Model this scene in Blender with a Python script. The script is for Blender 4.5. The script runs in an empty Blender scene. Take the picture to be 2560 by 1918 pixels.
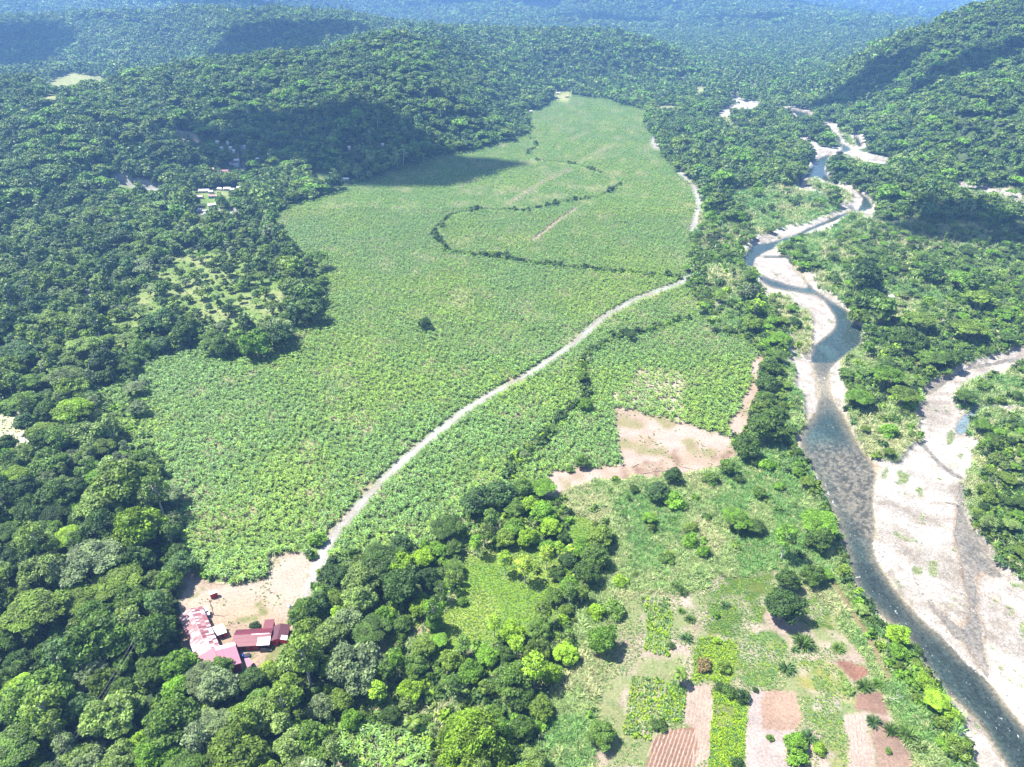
import bpy, math, random, time
import numpy as np
T0 = time.time()
R = math.radians
SC = bpy.context.scene
# ------------------------------------------------------------------ camera, sky, sun, exposure
CAMH, PITCH, FPX = 225.0, 30.0, 1775.0          # metres above the valley floor, degrees below level, focal length in photo pixels
cam_d = bpy.data.cameras.new('camera'); cam = bpy.data.objects.new('camera', cam_d)
SC.collection.objects.link(cam); SC.camera = cam
cam.location = (0, 0, CAMH); cam.rotation_euler = (R(90 - PITCH), 0, 0)
cam_d.sensor_fit = 'HORIZONTAL'; cam_d.sensor_width = 36.0; cam_d.lens = 36.0 * FPX / 2560.0
cam_d.clip_start = 1.0; cam_d.clip_end = 60000.0
SUN = np.array([-0.47, 0.06, 0.88]); SUN /= np.linalg.norm(SUN)     # direction towards the sun
w = bpy.data.worlds.new('World'); SC.world = w; w.use_nodes = True
nt = w.node_tree; nt.nodes.clear()
sky = nt.nodes.new('ShaderNodeTexSky'); sky.sky_type = 'NISHITA'; sky.sun_disc = False
sky.sun_elevation = math.asin(SUN[2]); sky.sun_rotation = math.atan2(SUN[0], SUN[1])
bg = nt.nodes.new('ShaderNodeBackground'); bg.inputs['Strength'].default_value = 0.08
wo = nt.nodes.new('ShaderNodeOutputWorld')
nt.links.new(sky.outputs[0], bg.inputs[0]); nt.links.new(bg.outputs[0], wo.inputs[0])
sun_d = bpy.data.lights.new('sun', 'SUN'); sun_d.energy = 5.0; sun_d.angle = R(0.53); sun_d.color = (1.0, 0.965, 0.91)
sun = bpy.data.objects.new('sun', sun_d); SC.collection.objects.link(sun)
from mathutils import Vector
sun.rotation_euler = Vector(SUN).to_track_quat('Z', 'Y').to_euler(); sun.location = (0, 0, 900)
SC.view_settings.view_transform = 'Standard'; SC.view_settings.look = 'None'
SC.view_settings.exposure = 1.5; SC.view_settings.gamma = 1.0
cy_ = SC.cycles
cy_.max_bounces = 5; cy_.diffuse_bounces = 2; cy_.glossy_bounces = 2; cy_.transmission_bounces = 2
cy_.transparent_max_bounces = 4; cy_.volume_bounces = 1
cy_.use_adaptive_sampling = True; cy_.adaptive_threshold = 0.02
cy_.caustics_reflective = False; cy_.caustics_refractive = False
try: cy_.use_denoising = True
except Exception: pass

rng = np.random.default_rng(7); random.seed(7)
HAZE_DENSITY = 0.000145; HAZE_COLOR = (0.26, 0.50, 1.0, 1)
# ------------------------------------------------------------------ numeric helpers
def hash2(ix, iy, s):
    h = (ix.astype(np.int64) * 374761393 + iy.astype(np.int64) * 668265263 + s * 974634777) & 0xffffffff
    h = ((h ^ (h >> 13)) * 1274126177) & 0xffffffff
    h = (h ^ (h >> 16)) & 0xffffffff
    return h / 4294967295.0
def vnoise(x, y, s=0):
    ix = np.floor(x); iy = np.floor(y); fx = x - ix; fy = y - iy
    fx = fx * fx * (3 - 2 * fx); fy = fy * fy * (3 - 2 * fy)
    ix = ix.astype(np.int64); iy = iy.astype(np.int64)
    a = hash2(ix, iy, s); b = hash2(ix + 1, iy, s); c = hash2(ix, iy + 1, s); d = hash2(ix + 1, iy + 1, s)
    return a + (b - a) * fx + (c - a) * fy + (a - b - c + d) * fx * fy
def fbm(x, y, s=0, o=4):
    r = 0; a = 0.5; t = 0
    for i in range(o):
        r = r + a * vnoise(x * 2 ** i, y * 2 ** i, s + i * 17); t += a; a *= 0.5
    return r / t
def sstep(a, b, x):
    t = np.clip((x - a) / (b - a), 0, 1); return t * t * (3 - 2 * t)
def inpoly(px, py, poly):
    P = np.asarray(poly, float); out = np.zeros(px.shape, bool)
    m = (px >= P[:, 0].min()) & (px <= P[:, 0].max()) & (py >= P[:, 1].min()) & (py <= P[:, 1].max())
    if not m.any(): return out
    x = px[m]; y = py[m]; r = np.zeros(x.shape, bool)
    Q = np.roll(P, 1, 0)
    for (x0, y0), (x1, y1) in zip(P, Q):
        if y0 == y1: continue
        c = (y0 > y) != (y1 > y)
        r ^= c & (x < (x1 - x0) * (y - y0) / (y1 - y0) + x0)
    out[m] = r; return out
def segdist(px, py, pts, closed=False, w=None):
    P = np.asarray(pts, float); d = np.full(px.shape, 1e9); ww = np.zeros(px.shape)
    n = len(P); k = n if closed else n - 1
    for i in range(k):
        a = P[i]; b = P[(i + 1) % n]; v = b - a; L = v @ v + 1e-9
        t = np.clip(((px - a[0]) * v[0] + (py - a[1]) * v[1]) / L, 0, 1)
        e = np.hypot(px - a[0] - t * v[0], py - a[1] - t * v[1])
        if w is not None: ww = np.where(e < d, w[i] + (w[(i + 1) % n] - w[i]) * t, ww)
        d = np.minimum(d, e)
    return (d, ww) if w is not None else d
# a photo position read as a point of the real ground (a surveyor's plane table: camera height, tilt and lens give the map)
SP, CP = math.sin(R(PITCH)), math.cos(R(PITCH))
def ground(u, v, z=0.0):
    u = np.asarray(u, float); v = np.asarray(v, float)
    c = (959.0 - v) / FPX; s = (u - 1280.0) / FPX
    t = (CAMH - z) / (SP - CP * c)
    return s * t, (CP + SP * c) * t
def at_dist(u, v, y):
    c = (959.0 - v) / FPX; t = y / (CP + SP * c)
    return (u - 1280.0) / FPX * t, y, CAMH + (-SP + CP * c) * t
def to_uv(x, y, z=0.0):
    dep = y * CP + (CAMH - z) * SP; up = y * SP - (CAMH - z) * CP
    dep = np.maximum(dep, 1.0)
    return 1280 + FPX * x / dep, 959 - FPX * up / dep
ORG = {'A': (0, 0), 'B': (850, 0), 'C': (1700, 0), 'D': (0, 640), 'E': (850, 640), 'F': (1700, 640), 'G': (0, 1278), 'H': (850, 1278), 'I': (1700, 1278)}
def TL(t, pts):
    if t == 'Z': return [(x * 1.1573, y * 1.1573) for x, y in pts]
    if t == 'Y': return [(420 + x * .15371, 1440 + y * .15371) for x, y in pts]
    if t == 'V': return [(440 + x * .14486, 320 + y * .14486) for x, y in pts]
    o = ORG[t]; return [(o[0] + x * .38879, o[1] + y * .38879) for x, y in pts]
# ------------------------------------------------------------------ relief
def crest(pts, w): return ([at_dist(u, v, y)[:2] + (max(4.0, at_dist(u, v, y)[2] - 10),) for u, v, y in pts], w)
CRESTS = [
 crest([(-900, 60, 2500), (-300, 45, 2500), (0, 48, 2500), (200, 44, 2500), (390, 35, 2500), (660, 32, 2450), (860, 40, 2350), (950, 56, 2250), (1045, 78, 2100)], 430),
 crest([(950, 90, 1900), (1100, 74, 1950), (1250, 78, 2000), (1480, 82, 2050), (1560, 95, 2050), (1710, 130, 2000), (1800, 165, 2000)], 300),
 crest([(520, 185, 1250), (600, 165, 1300), (700, 152, 1330), (860, 148, 1350), (1000, 132, 1450), (1150, 120, 1550), (1250, 150, 1480)], 260),
 crest([(1000, 132, 1450), (1120, 190, 1250), (1200, 225, 1150)], 170),
 crest([(900, 245, 1100), (1060, 300, 960), (1130, 320, 960)], 110),
 crest([(-500, 170, 1150), (-200, 190, 1150), (0, 235, 1080), (150, 290, 980), (300, 350, 860)], 190),
 crest([(-600, 500, 620), (-200, 520, 600), (0, 560, 570)], 120),
 crest([(60, 180, 1650), (190, 172, 1650), (300, 185, 1650)], 200),
 crest([(2960, -40, 1350), (2760, 5, 1420), (2560, 45, 1500), (2477, 58, 1520), (2400, 78, 1540), (2341, 93, 1560), (2205, 115, 1650), (2090, 134, 1740), (2020, 160, 1800), (1950, 185, 1850)], 300),
 crest([(2560, 45, 1500), (2500, 180, 1250), (2420, 290, 1060), (2380, 340, 960)], 160),
 crest([(2900, 130, 1250), (2760, 250, 1000), (2700, 330, 900)], 200),
 crest([(-1200, -20, 3900), (-300, -5, 3800), (0, 3, 3800), (300, -5, 3800), (450, 5, 3700), (560, 25, 3500)], 600),
 crest([(300, -60, 5400), (600, -70, 5400), (900, -150, 5600), (1300, -140, 5600), (1600, -60, 5200), (1720, -20, 4800), (1800, 15, 4300), (1800, 20, 4200)], 800),
 crest([(1560, -30, 4300), (1700, -8, 4200), (1790, 14, 4000), (1850, 42, 3700), (1895, 58, 3500), (1985, 72, 3200), (2110, 92, 2900), (2200, 112, 2700)], 300),
 crest([(1150, -10, 4500), (1300, 40, 3700), (1400, 80, 3100)], 330),
 crest([(1640, 40, 4200), (1700, 90, 3200)], 380),
 crest([(-3000, -200, 7500), (-1000, -170, 7500), (0, -100, 7500), (600, -120, 8000)], 1500),
 crest([(1500, -140, 10500), (2000, -90, 9800), (2400, -50, 9000), (3000, -90, 8500), (4000, -120, 8500)], 1700),
 crest([(1950, 18, 6200), (2150, 10, 6400), (2350, 26, 6000), (2700, 10, 6000)], 600),
]
VALLEY = [ground(u, max(v, 60)) for u, v in [(-3500, 2600), (-900, 700), (-300, 640), (0, 620), (300, 500), (560, 455), (740, 480), (860, 476), (1010, 438), (1180, 385), (1300, 356), (1330, 300), (1370, 250), (1460, 232), (1700, 215), (1830, 200), (1870, 150), (2030, 120), (2060, 120), (1960, 200), (2010, 262), (2150, 360), (2350, 450), (2560, 520), (2900, 640), (3600, 760), (6000, 2600)]]
VALLEY = [(float(a), float(b)) for a, b in VALLEY]
def relief(x, y):
    x = np.asarray(x, float); y = np.asarray(y, float)
    acc = np.zeros(x.shape)
    wx = x + 160 * (fbm(x / 420, y / 420, 3, 3) - .5); wy = y + 160 * (fbm(x / 420, y / 420, 9, 3) - .5)
    for pts, w in CRESTS:
        P = [(p[0], p[1]) for p in pts]; Z = [p[2] for p in pts]
        X = np.array(P)
        m = (x > X[:, 0].min() - 3.2 * w) & (x < X[:, 0].max() + 3.2 * w) & (y > X[:, 1].min() - 3.2 * w) & (y < X[:, 1].max() + 3.2 * w)
        if not m.any(): continue
        d, z = segdist(wx[m], wy[m], P, w=Z)
        acc[m] += (z * np.exp(-(d / w) ** 2)) ** 3
    z = acc ** (1 / 3.)
    rid = 1 - np.abs(2 * fbm(x / 330, y / 330, 21, 4) - 1)
    rid2 = 1 - np.abs(2 * fbm(x / 900 + 3.3, y / 700, 27, 3) - 1); z = z * (0.52 + 0.30 * rid + .34 * rid2) + 0.16 * z * (fbm(x / 90, y / 90, 5, 3) - .5) + sstep(3000, 6000, y) * 90 * (rid - .6)
    ins = inpoly(x, y, VALLEY)
    d = np.where(ins, 0, segdist(x, y, VALLEY, True)) if (~ins).any() else np.zeros(x.shape)
    z = np.maximum(z, 0) * sstep(0, 1, d / (90 + .07 * np.abs(y)))
    z = z + np.where(ins, 0, np.minimum(d / 40, 3.0))
    return z - 170 * sstep(3300, 5600, y) * np.exp(-np.maximum(z, 0) / 45)

def terrain_hit(u, v, off=8.0):
    t = np.concatenate([np.arange(150, 3000, 4.), np.arange(3000, 12000, 25.)]); c = (959 - v) / FPX; s = (u - 1280) / FPX
    x, y, z = s * t, (CP + SP * c) * t, CAMH + (-SP + CP * c) * t
    k = np.nonzero(z < relief(x, y) + off)[0]
    k = k[0] if len(k) else -1
    return x[k], y[k], z[k]
# ------------------------------------------------------------------ the map of the valley (outlines on the ground)
FIELD = TL('Z', [(1232, 206), (1300, 213), (1405, 240), (1390, 262), (1408, 290), (1425, 330), (1470, 378), (1500, 410), (1505, 440), (1495, 480), (1490, 500), (1488, 560), (1478, 600), (1500, 650), (1540, 700), (1600, 735), (1642, 757), (1630, 800), (1612, 870), (1580, 900), (1578, 945), (1500, 925), (1400, 893), (1326, 885), (1332, 940), (1340, 1002), (1270, 1012), (1200, 1035), (1150, 1072), (1105, 1060), (1080, 1090), (1010, 1100), (985, 1130), (950, 1165), (900, 1178), (850, 1185), (780, 1200), (730, 1205), (697, 1192), (660, 1195), (592, 1203), (578, 1253), (500, 1268), (450, 1245), (400, 1225), (395, 1140), (372, 1090), (350, 1040), (322, 950), (310, 900), (303, 840), (303, 800), (345, 770), (420, 757), (540, 772), (600, 752), (650, 710), (695, 680), (716, 640), (700, 600), (670, 560), (640, 530), (603, 500), (598, 470), (640, 440), (740, 410), (850, 370), (960, 338), (1060, 318), (1100, 305), (1140, 290), (1142, 250), (1190, 220)])
LOWFIELD = TL('H', [(0, 1400), (260, 1420), (420, 1400), (560, 1430), (590, 1640), (560, 1800), (0, 1800)]) 
ROAD = TL('Z', [(664, 1283), (676, 1250), (684, 1225), (700, 1188), (725, 1150), (760, 1110), (800, 1065), (850, 1015), (900, 970), (960, 922), (1000, 890), (1060, 852), (1120, 822), (1180, 783), (1240, 742), (1280, 706), (1310, 682), (1370, 648), (1430, 626), (1470, 612), (1487, 598), (1499, 570)])
ROAD2 = TL('Z', [(1497, 497), (1513, 440), (1500, 402), (1470, 372)]); ROAD3 = TL('Z', [(1416, 322), (1411, 300)])
VROADS = [TL('V', [(1130, 385), (1140, 450), (1145, 520), (1160, 600), (1135, 680)]), TL('V', [(20, 90), (120, 130), (230, 150), (330, 180), (370, 240)]),
          TL('A', [(760, 1165), (860, 1180), (960, 1195), (1050, 1210)]), TL('V', [(430, 1450), (900, 1440), (1060, 1420)]), TL('D', [(575, 250), (610, 200), (680, 160)])]
TRACK = TL('I', [(950, 430), (1010, 500), (1060, 570), (1110, 660), (1200, 790), (1280, 950), (1340, 1080)])
BARE = [TL('Z', [(1325, 884), (1400, 893), (1500, 925), (1580, 947), (1590, 985), (1560, 1008), (1480, 1022), (1420, 1035), (1370, 1032), (1330, 1032), (1270, 1042), (1215, 1062), (1195, 1085), (1172, 1052), (1200, 1025), (1280, 1010), (1341, 1003)]),
        TL('Z', [(1632, 765), (1652, 768), (1640, 830), (1622, 890), (1612, 938), (1580, 947), (1577, 905), (1604, 872), (1620, 820)])]
YARD = TL('Z', [(590, 1204), (660, 1195), (692, 1200), (684, 1235), (655, 1275), (628, 1335), (640, 1400), (590, 1450), (540, 1455), (430, 1445), (395, 1420), (385, 1300), (385, 1250), (400, 1228), (440, 1250), (500, 1269), (578, 1254)])
CLEAR = TL('D', [(-400, 1020), (150, 1010), (200, 1060), (180, 1120), (230, 1180), (200, 1240), (60, 1250), (-400, 1260)])
PASTURE = TL('D', [(840, 280), (1000, 100), (1200, -60), (1500, -40), (1650, 100), (1800, 180), (1880, 300), (1850, 420), (1650, 560), (1450, 540), (1300, 500), (1100, 420), (900, 460), (780, 600), (640, 560), (680, 400)])
LUSH = TL('D', [(620, 880), (860, 780), (900, 1000), (1000, 1200), (1040, 1400), (900, 1380), (760, 1150), (640, 1050)])
MEADOW = TL('H', [(820, 290), (1000, 280), (1200, 200), (1400, 240), (1500, 60), (1420, 20), (1720, 20), (1700, 100), (1450, 330), (1400, 600), (1350, 800), (1000, 860), (800, 900), (640, 960), (450, 830), (560, 700), (700, 600), (760, 400)])
PATCH = TL('H', [(190, 900), (300, 780), (480, 700), (560, 760), (440, 840), (330, 900), (270, 980)])
SCRUB = TL('Z', [(1150, 1040), (1290, 1040), (1480, 1020), (1590, 985), (1650, 900), (1680, 930), (1740, 1050), (1800, 1150), (1830, 1300), (1990, 1540), (2080, 1700), (1500, 1800), (1140, 1800), (1190, 1500), (1240, 1380), (1260, 1250), (1330, 1160), (1240, 1110)])
MIDSCRUB = [TL('C', [(130, 740), (300, 760), (420, 850), (520, 940), (540, 970), (400, 900), (230, 830)]), TL('C', [(270, 1280), (420, 1210), (700, 1200), (860, 1230), (1000, 1290), (960, 1370), (800, 1430), (560, 1460), (460, 1490), (400, 1400)]),
            TL('C', [(980, 1000), (1150, 1020), (1380, 1120), (1330, 1170), (1200, 1150), (1080, 1040)]), TL('C', [(620, 1580), (750, 1510), (950, 1480), (1060, 1560), (1130, 1646), (1100, 1700), (680, 1646)]),
            TL('C', [(1000, 1450), (1080, 1370), (1180, 1370), (1220, 1420), (1100, 1460)]), TL('F', [(860, 100), (1000, 40), (1150, 160), (1120, 330), (1000, 250), (880, 170)]),
            TL('F', [(1290, 200), (1500, 150), (1700, 250), (1800, 400), (1450, 380), (1200, 480), (1190, 430), (1280, 330)]), TL('F', [(1100, 600), (1300, 580), (1250, 760), (1060, 780), (1040, 680)]),
            TL('F', [(1100, 1000), (1400, 940), (1530, 1060), (1530, 1150), (1460, 1260), (1340, 1330), (1240, 1280), (1130, 1110)]), TL('F', [(1780, 830), (2000, 770), (2212, 740), (2400, 740), (2400, 960), (2050, 950), (1830, 990)]),
            TL('F', [(1850, 1110), (1900, 1000), (2060, 975), (2400, 960), (2400, 1060), (2100, 1050), (1960, 1160)]), TL('F', [(540, 180), (600, 230), (700, 250), (860, 420), (850, 600), (700, 460)]),
            TL('F', [(660, 640), (720, 700), (790, 900), (800, 1100), (720, 1150), (660, 900)]), TL('F', [(150, 60), (400, 50), (380, 460), (250, 470), (200, 300)]), TL('F', [(1850, 1320), (1950, 1280), (1950, 1646), (1850, 1646)])]
GARDEN = TL('I', [(-320, 560), (0, 520), (130, 515), (300, 400), (600, 400), (850, 520), (960, 600), (1100, 850), (1230, 1030), (1380, 1330), (1520, 1646), (1600, 1900), (-560, 1900), (-560, 1500), (-480, 1000), (-400, 700)])
# class, outline, soil colour (albedo), furrow direction
PLOTS = [
 ('green_plot', TL('I', [(190, 530), (310, 410), (600, 420), (680, 470), (560, 560), (540, 680), (560, 730), (400, 690), (380, 800), (190, 790), (165, 740)]), (.11, .19, .035)),
 ('green_plot', TL('I', [(790, 560), (880, 540), (960, 650), (990, 760), (880, 745), (790, 720)]), (.15, .23, .04)),
 ('lime_plot', TL('I', [(130, 810), (200, 800), (370, 830), (370, 900), (360, 1060), (340, 1110), (70, 1080), (100, 920)]), (.24, .34, .06)),
 ('green_plot', TL('I', [(390, 790), (600, 770), (700, 860), (680, 930), (620, 1100), (560, 1150), (420, 1130), (370, 1000)]), (.17, .27, .08)),
 ('green_plot', TL('I', [(780, 970), (920, 930), (1010, 990), (1090, 1100), (1150, 1240), (1060, 1240), (900, 1180), (770, 1120)]), (.26, .32, .09)),
 ('green_plot', TL('I', [(800, 1180), (1000, 1190), (1110, 1270), (1060, 1340), (1080, 1700), (980, 1700), (900, 1450), (830, 1350)]), (.22, .30, .11)),
 ('lime_plot', TL('I', [(210, 1140), (430, 1200), (418, 1300), (440, 1500), (425, 1646), (420, 1760), (170, 1760), (180, 1646), (200, 1400)]), (.28, .44, .01)),
 ('green_plot', TL('I', [(-90, 1100), (0, 1110), (35, 1130), (20, 1370), (-130, 1340)]), (.17, .30, .09)),
 ('crop_plot', TL('H', [(1860, 1060), (2080, 1080), (2060, 1250), (2000, 1480), (1820, 1440), (1840, 1250)]), (.30, .33, .13)),
 ('crop_plot', TL('H', [(1930, 540), (2120, 560), (2140, 700), (2110, 940), (1960, 900), (1980, 700)]), (.25, .34, .10)),
 ('ploughed_plot', TL('I', [(45, 1090), (208, 1125), (205, 1400), (190, 1560), (100, 1640), (60, 1640), (95, 1400), (20, 1370)]), (.56, .43, .33)),
 ('ploughed_plot', TL('H', [(2110, 1380), (2212, 1400), (2300, 1400), (2270, 1760), (1940, 1760), (2000, 1480), (2030, 1430)]), (.36, .21, .14)),
 ('bare_plot', TL('I', [(540, 1160), (760, 1170), (780, 1360), (720, 1420), (520, 1400)]), (.53, .36, .26)),
 ('bare_plot', TL('I', [(440, 1180), (540, 1165), (520, 1400), (720, 1420), (690, 1500), (680, 1580), (800, 1760), (440, 1760), (430, 1300)]), (.56, .46, .41)),
 ('red_plot', TL('I', [(1000, 950), (1180, 1000), (1215, 1040), (1130, 1110), (1060, 1050)]), (.37, .19, .13)),
 ('red_plot', TL('I', [(1140, 1170), (1290, 1160), (1350, 1330), (1250, 1300), (1130, 1290)]), (.36, .22, .16)),
 ('red_plot', TL('I', [(1230, 1330), (1350, 1340), (1500, 1600), (1520, 1700), (1260, 1700)]), (.40, .27, .20)),
 ('ploughed_plot', TL('I', [(1065, 1310), (1220, 1300), (1250, 1700), (1090, 1700)]), (.58, .46, .38)),
]
GRAVEL = [TL('C', [(750, 853), (800, 866), (850, 912), (900, 945), (960, 962), (1040, 945), (1110, 945), (1110, 968), (1030, 985), (960, 995), (930, 1030), (860, 1060), (880, 1020), (875, 985), (850, 940), (800, 890)]),
          TL('C', [(895, 780), (1000, 793), (1020, 830), (1062, 858), (1040, 880), (1050, 905), (1120, 945), (1060, 952), (1030, 915), (1000, 885), (985, 840), (975, 810), (900, 797)]),
          TL('C', [(1060, 975), (1120, 962), (1200, 985), (1340, 1022), (1365, 1040), (1280, 1050), (1130, 1010)]),
          TL('C', [(1170, 885), (1200, 905), (1195, 935), (1110, 960), (1100, 945), (1180, 935)]), TL('C', [(1100, 865), (1160, 865), (1200, 930), (1160, 950), (1110, 905)]),
          TL('C', [(250, 722), (300, 688), (400, 668), (385, 640), (440, 648), (548, 666), (548, 684), (400, 692), (350, 697), (325, 720), (320, 747), (285, 747)]),
          TL('C', [(655, 686), (800, 698), (872, 716), (850, 748), (760, 758), (735, 728)]), TL('C', [(320, 600), (372, 586), (380, 650), (340, 635)]), TL('C', [(450, 538), (488, 538), (475, 570)]),
          TL('C', [(1750, 1165), (1900, 1190), (2100, 1245), (2212, 1290), (2400, 1380), (2400, 1420), (2212, 1320), (2090, 1265), (1900, 1215), (1760, 1185)]),
          TL('C', [(2080, 1200), (2212, 1250), (2212, 1275), (2110, 1240)]), TL('C', [(395, 752), (560, 772), (600, 785), (400, 765)]),
          TL('C', [(880, 1020), (830, 1060), (800, 1120), (750, 1165), (755, 1207), (800, 1213), (880, 1232), (950, 1257), (1000, 1282), (1032, 1312), (1020, 1342), (980, 1372), (900, 1402), (830, 1437), (760, 1440), (700, 1450), (600, 1485), (540, 1500), (480, 1530), (450, 1560), (420, 1600), (400, 1660), (700, 1660), (640, 1610), (605, 1590), (610, 1565), (700, 1537), (790, 1515), (870, 1495), (960, 1475), (990, 1450), (1020, 1420), (1070, 1390), (1090, 1365), (1150, 1365), (1200, 1385), (1215, 1410), (1240, 1380), (1268, 1330), (1240, 1290), (1200, 1240), (1120, 1200), (1080, 1185), (985, 1160), (945, 1110), (935, 1080), (957, 1010)]),
          TL('F', [(395, -20), (420, 40), (430, 70), (500, 75), (512, 110), (495, 185), (530, 210), (550, 260), (600, 265), (640, 240), (700, 260), (740, 310), (770, 350), (790, 300), (830, 360), (852, 420), (857, 480), (852, 540), (838, 606), (795, 605), (770, 600), (745, 560), (740, 510), (700, 462), (692, 480), (722, 560), (700, 620), (703, 690), (738, 740), (752, 830), (790, 900), (800, 990), (800, 1100), (770, 1120), (722, 1150), (748, 1212), (790, 1272), (830, 1322), (870, 1402), (905, 1500), (935, 1580), (970, 1660), (1260, 1660), (1260, 1400), (1340, 1332), (1290, 1312), (1232, 1282), (1182, 1202), (1132, 1102), (1112, 1030), (1080, 970), (1062, 840), (1046, 740), (1040, 670), (1100, 622), (1182, 562), (1197, 500), (1197, 450), (1182, 418), (1130, 410), (1100, 370), (1107, 340), (1050, 298), (1000, 258), (930, 218), (900, 188), (870, 148), (852, 108), (800, 92), (740, 58), (690, -10)]),
          TL('F', [(1290, 1320), (1340, 1332), (1400, 1312), (1450, 1262), (1480, 1212), (1540, 1172), (1520, 1130), (1530, 1060), (1512, 970), (1560, 900), (1550, 850), (1600, 810), (1680, 770), (1760, 740), (1830, 690), (1900, 660), (2050, 622), (2110, 622), (2108, 600), (2180, 570), (2500, 540), (2500, 650), (2212, 680), (2150, 692), (2100, 742), (2000, 762), (1930, 792), (1850, 802), (1780, 852), (1760, 900), (1790, 960), (1840, 1000), (1880, 962), (1960, 950), (2060, 958), (2400, 955), (2400, 975), (2100, 972), (2000, 977), (1910, 1002), (1870, 1062), (1850, 1112), (1880, 1152), (1960, 1172), (1920, 1222), (1870, 1252), (1890, 1312), (1850, 1362), (1842, 1442), (1832, 1522), (1850, 1602), (1855, 1660), (1240, 1660), (1255, 1560), (1240, 1460), (1260, 1400)]),
          TL('I', [(940, -20), (1010, 80), (1030, 180), (1050, 280), (1090, 350), (1100, 430), (1150, 515), (1220, 600), (1270, 660), (1320, 720), (1390, 750), (1460, 800), (1490, 860), (1540, 920), (1578, 980), (1640, 1062), (1712, 1150), (1730, 1230), (1788, 1272), (1828, 1350), (1802, 1400), (1822, 1460), (1870, 1500), (1880, 1600), (1900, 1660), (1960, 1900), (3000, 1900), (2600, 900), (2212, 430), (2150, 372), (2090, 332), (2020, 252), (1950, 162), (1870, 62), (1850, -20)])]
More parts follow.
